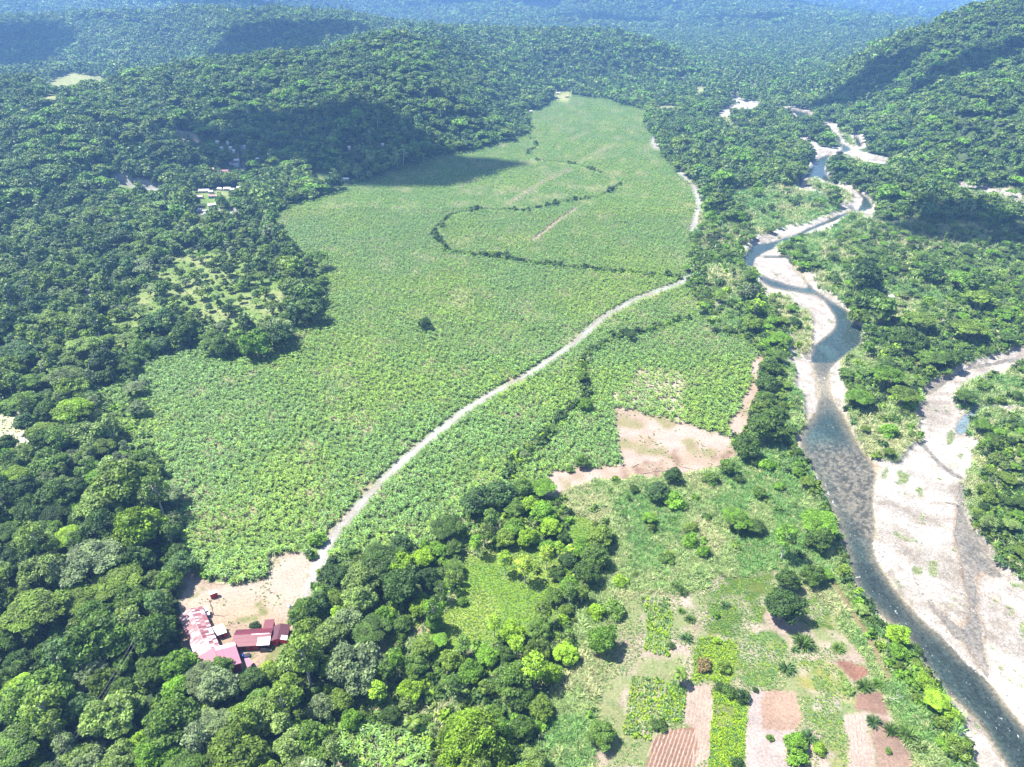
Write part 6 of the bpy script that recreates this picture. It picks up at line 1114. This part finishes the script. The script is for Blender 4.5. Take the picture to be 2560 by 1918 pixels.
p = wpt((735, 915), .6); tag(box('water_barrel', (p[0], p[1], .5), (.7, .7, 1.0), plain('blue_plastic', (.08, .12, .55), .5), None), 'blue barrel between the long shed and the white-roofed shed', 'barrel')
p = wpt((1385, 1138), .4); wbk = root('wheelbarrow', (p[0], p[1], 0), .2, 'red wheelbarrow in front of the farmhouse', 'wheelbarrow'); prism('tray', [(-.4, -.25, .35), (.4, -.2, .35), (.4, .2, .35), (-.4, .25, .35)], [(-.6, -.38, .65), (.6, -.32, .65), (.6, .32, .65), (-.6, .38, .65)], REDW, wbk); wheel(wbk, .75, 0, .2)
for y in (-.28, .28): box('handle', (-.7, y, .5), (1.2, .05, .05), WOOD, wbk)
p = wpt((1494, 1112), .4); mt = root('motorbike', (p[0], p[1], 0), 2.0, 'dark motorbike parked at the farmhouse wall', 'motorbike'); wheel(mt, -.62, 0, .3); wheel(mt, .62, 0, .3); prism('frame', [(-.5, -.12, .4), (.5, -.12, .4), (.5, .12, .4), (-.5, .12, .4)], [(-.55, -.14, .78), (.35, -.14, .85), (.35, .14, .85), (-.55, .14, .78)], BLACK, mt); box('handlebar', (.5, 0, 1.0), (.05, .7, .05), CHAR, mt)
fe = wpt((1660, 1075), 0); fb = wpt((1900, 1048), 0); d = fb - fe; L = float(np.hypot(d[0], d[1])); f_ = root('garden_fence', (fe[0], fe[1], 0), math.atan2(d[1], d[0]), 'low pale orange rail fence in front of the red cottage', 'fence'); OR = plain('faded_orange', (.55, .27, .12), .8)
for k in range(7): box('post', (L * k / 6, 0, .5), (.1, .1, 1.0), OR, f_)
for z in (.45, .85): box('rail', (L / 2, .07, z), (L, .04, .08), OR, f_)
# power line: poles carry two sagging wires out of the lower left corner
def pole(u, v, h, label):
    x, y = map(float, ground(u, v)); e = root('power_pole', (x, y, 0), .5, label, 'pole'); pm = PM(); pm.tube([(0, 0, -.5), (0, 0, h)], [.16, .11], 0, 8); link('mast', pm.mesh('mast', [WOOD]), e); box('crossarm', (0, 0, h - .4), (1.9, .1, .12), WOOD, e)
    for k in (-.8, .8): box('insulator', (k, 0, h - .24), (.1, .1, .2), WHITE, e)
    return np.array([x, y, h])
p1 = pole(535, 1538, 8.5, 'thin wooden pole beside the patch of grass by the long shed'); p1 = np.array([*map(float, ground(338, 1600, 13)), 13.]); p2 = np.array([*map(float, ground(120, 1930, 10)), 10.])
pole(*[float(t) for t in to_uv(p1[0], p1[1], 0)], 13.2, 'wooden power pole rising between dark crowns left of the long shed')
dd = p2 - p1; nrm = np.array([-dd[1], dd[0], 0]) / np.hypot(dd[0], dd[1]); pmw = PM(); t = np.linspace(-.02, 1.35, 40)
for k in (-.7, .7):
    pts = p1 + nrm * k + dd * t[:, None]; pts[:, 2] = p1[2] + (p2[2] - p1[2]) * t - 7 * t * (1 - np.minimum(t, 1)); pts[:, 2] = np.maximum(pts[:, 2], 5); pmw.tube(pts, [.035] * 40, 0, 4)
tag(link('power_line', pmw.mesh('power_line', [plain('cable', (.30, .29, .28), .5)])), 'pair of thin grey wires over dark gaps in the lower left trees', 'power line')
# the old burnt palm trunk in the left clearing
(u, v), = TL('D', [(88, 1250)]); x, y = map(float, ground(u, v)); bp_ = root('dead_palm', (x, y, 0), 0, 'dead shaggy palm stump with drooping dark fronds in the left clearing', 'dead palm'); pm = PM(); pm.tube([(0, 0, -.3), (-.3, 0, 4), (-.9, .1, 8.5)], [.45, .36, .3], 0, 8); link('trunk', pm.mesh('trunk', [WOOD]), bp_)
pm = PM(); rg_ = np.random.default_rng(8)
for k in range(22): strip_leaf(pm, (-.9, .1, 8.3) if k % 3 else (.2, 0, 5.6), k * 2.4, rg_.uniform(-.6, .5), rg_.uniform(1.8, 3.0), .22, 0, rg_, 4, 2.6, .1)
link('frond', pm.mesh('frond', [plain('withered_frond', (.14, .11, .08), .95, var=.3)]), bp_)
# logs at the edge of the bare patch
LG = plain('grey_log', (.34, .24, .19), .95, var=.3)
for i, (t_, a, b, ln, az, lab) in enumerate([('E', 1960, 1400, 7, .2, 'long grey log lying on the bare dirt below the field'), ('E', 1900, 1350, 5, .6, 'short log crossing the brown brush at the dirt edge'), ('F', 40, 1365, 6, -.4, 'pale log near the lower edge of the bare dirt'), ('F', 250, 1350, 5, .5, 'thin log beside the trees right of the bare dirt'), ('E', 2050, 1385, 6, -.1, 'straight log among brush at the lower dirt edge'), ('F', 1865, 1003, 5, -.3, 'bleached log at the tip of the grey pond'), ('I', 1150, 405, 3, .2, 'small bleached log at the water edge')]):
    (u, v), = TL(t_, [(a, b)]); x, y = map(float, ground(u, v)); pm = PM(); pm.tube([(-ln / 2, 0, .2), (0, .15, .3), (ln / 2, 0, .22)], [.24, .2, .12], 0, 7)
    for k in (-.2, .25): pm.tube([(ln * k, 0, .25), (ln * k + .7, .8 * (1 if k > 0 else -1), .7)], [.09, .03], 0, 4)
    tag(link('fallen_log', pm.mesh('fallen_log', [LG if i < 5 else PALEBARK]), loc=(x, y, float(zat(np.array([x]), np.array([y]))[0])), rotz=az), lab, 'log', 'fallen logs')
# houses of the hamlets
RM = dict(w=WHITE, p=ROSE, r=PINK[2], t=TAN, b=BLUEGREY); WMM = dict(w=WHITE, c=CREAM, g=GREYW, q=TEAL)
for i, (t_, a, b, wz, rc, wc_, rot, lab) in enumerate(HOUSES):
    (u, v), = TL(t_, [(a, b)]); sc_ = {'V': .14486}.get(t_, .38879); xx, yy, zz = terrain_hit(u, v + 1, 1.5); yy = float(yy); xx = float(xx); z0 = float(zat(np.array([xx]), np.array([yy]))[0]); dep = yy * CP + (CAMH - z0) * SP
    w_ = max(4.0, wz * sc_ * dep / FPX); dp = min(max(4.5, w_ * .6), 9); e = root('village_house', (xx, yy, z0), rot, lab, 'house', 'houses of the hamlets')
    prism('wall', [(-w_ / 2 + .3, -dp / 2 + .3, -1), (w_ / 2 - .3, -dp / 2 + .3, -1), (w_ / 2 - .3, dp / 2 - .3, -1), (-w_ / 2 + .3, dp / 2 - .3, -1)], [(-w_ / 2 + .3, -dp / 2 + .3, 2.8), (w_ / 2 - .3, -dp / 2 + .3, 2.8), (w_ / 2 - .3, dp / 2 - .3, 2.8), (-w_ / 2 + .3, dp / 2 - .3, 2.8)], WMM[wc_], e)
    V = [(-w_ / 2, -dp / 2, 2.75), (w_ / 2, -dp / 2, 2.75), (w_ / 2, dp / 2, 2.75), (-w_ / 2, dp / 2, 2.75), (-w_ / 2 + .4, 0, 4.1), (w_ / 2 - .4, 0, 4.1)]
    link('roof', rawmesh('roof', V, [(0, 1, 5, 4), (2, 3, 4, 5), (3, 0, 4), (1, 2, 5), (3, 2, 1, 0)], [RM[rc]]), e)
    if w_ > 7: box('door', (0, -dp / 2 + .27, 1.05), (1, .06, 2.1), DARKW, e); box('window', (w_ * .28, -dp / 2 + .27, 1.6), (1.2, .06, .9), GLASS, e); box('window', (-w_ * .28, -dp / 2 + .27, 1.6), (1.2, .06, .9), GLASS, e)
print('done', round(time.time() - T0, 1))
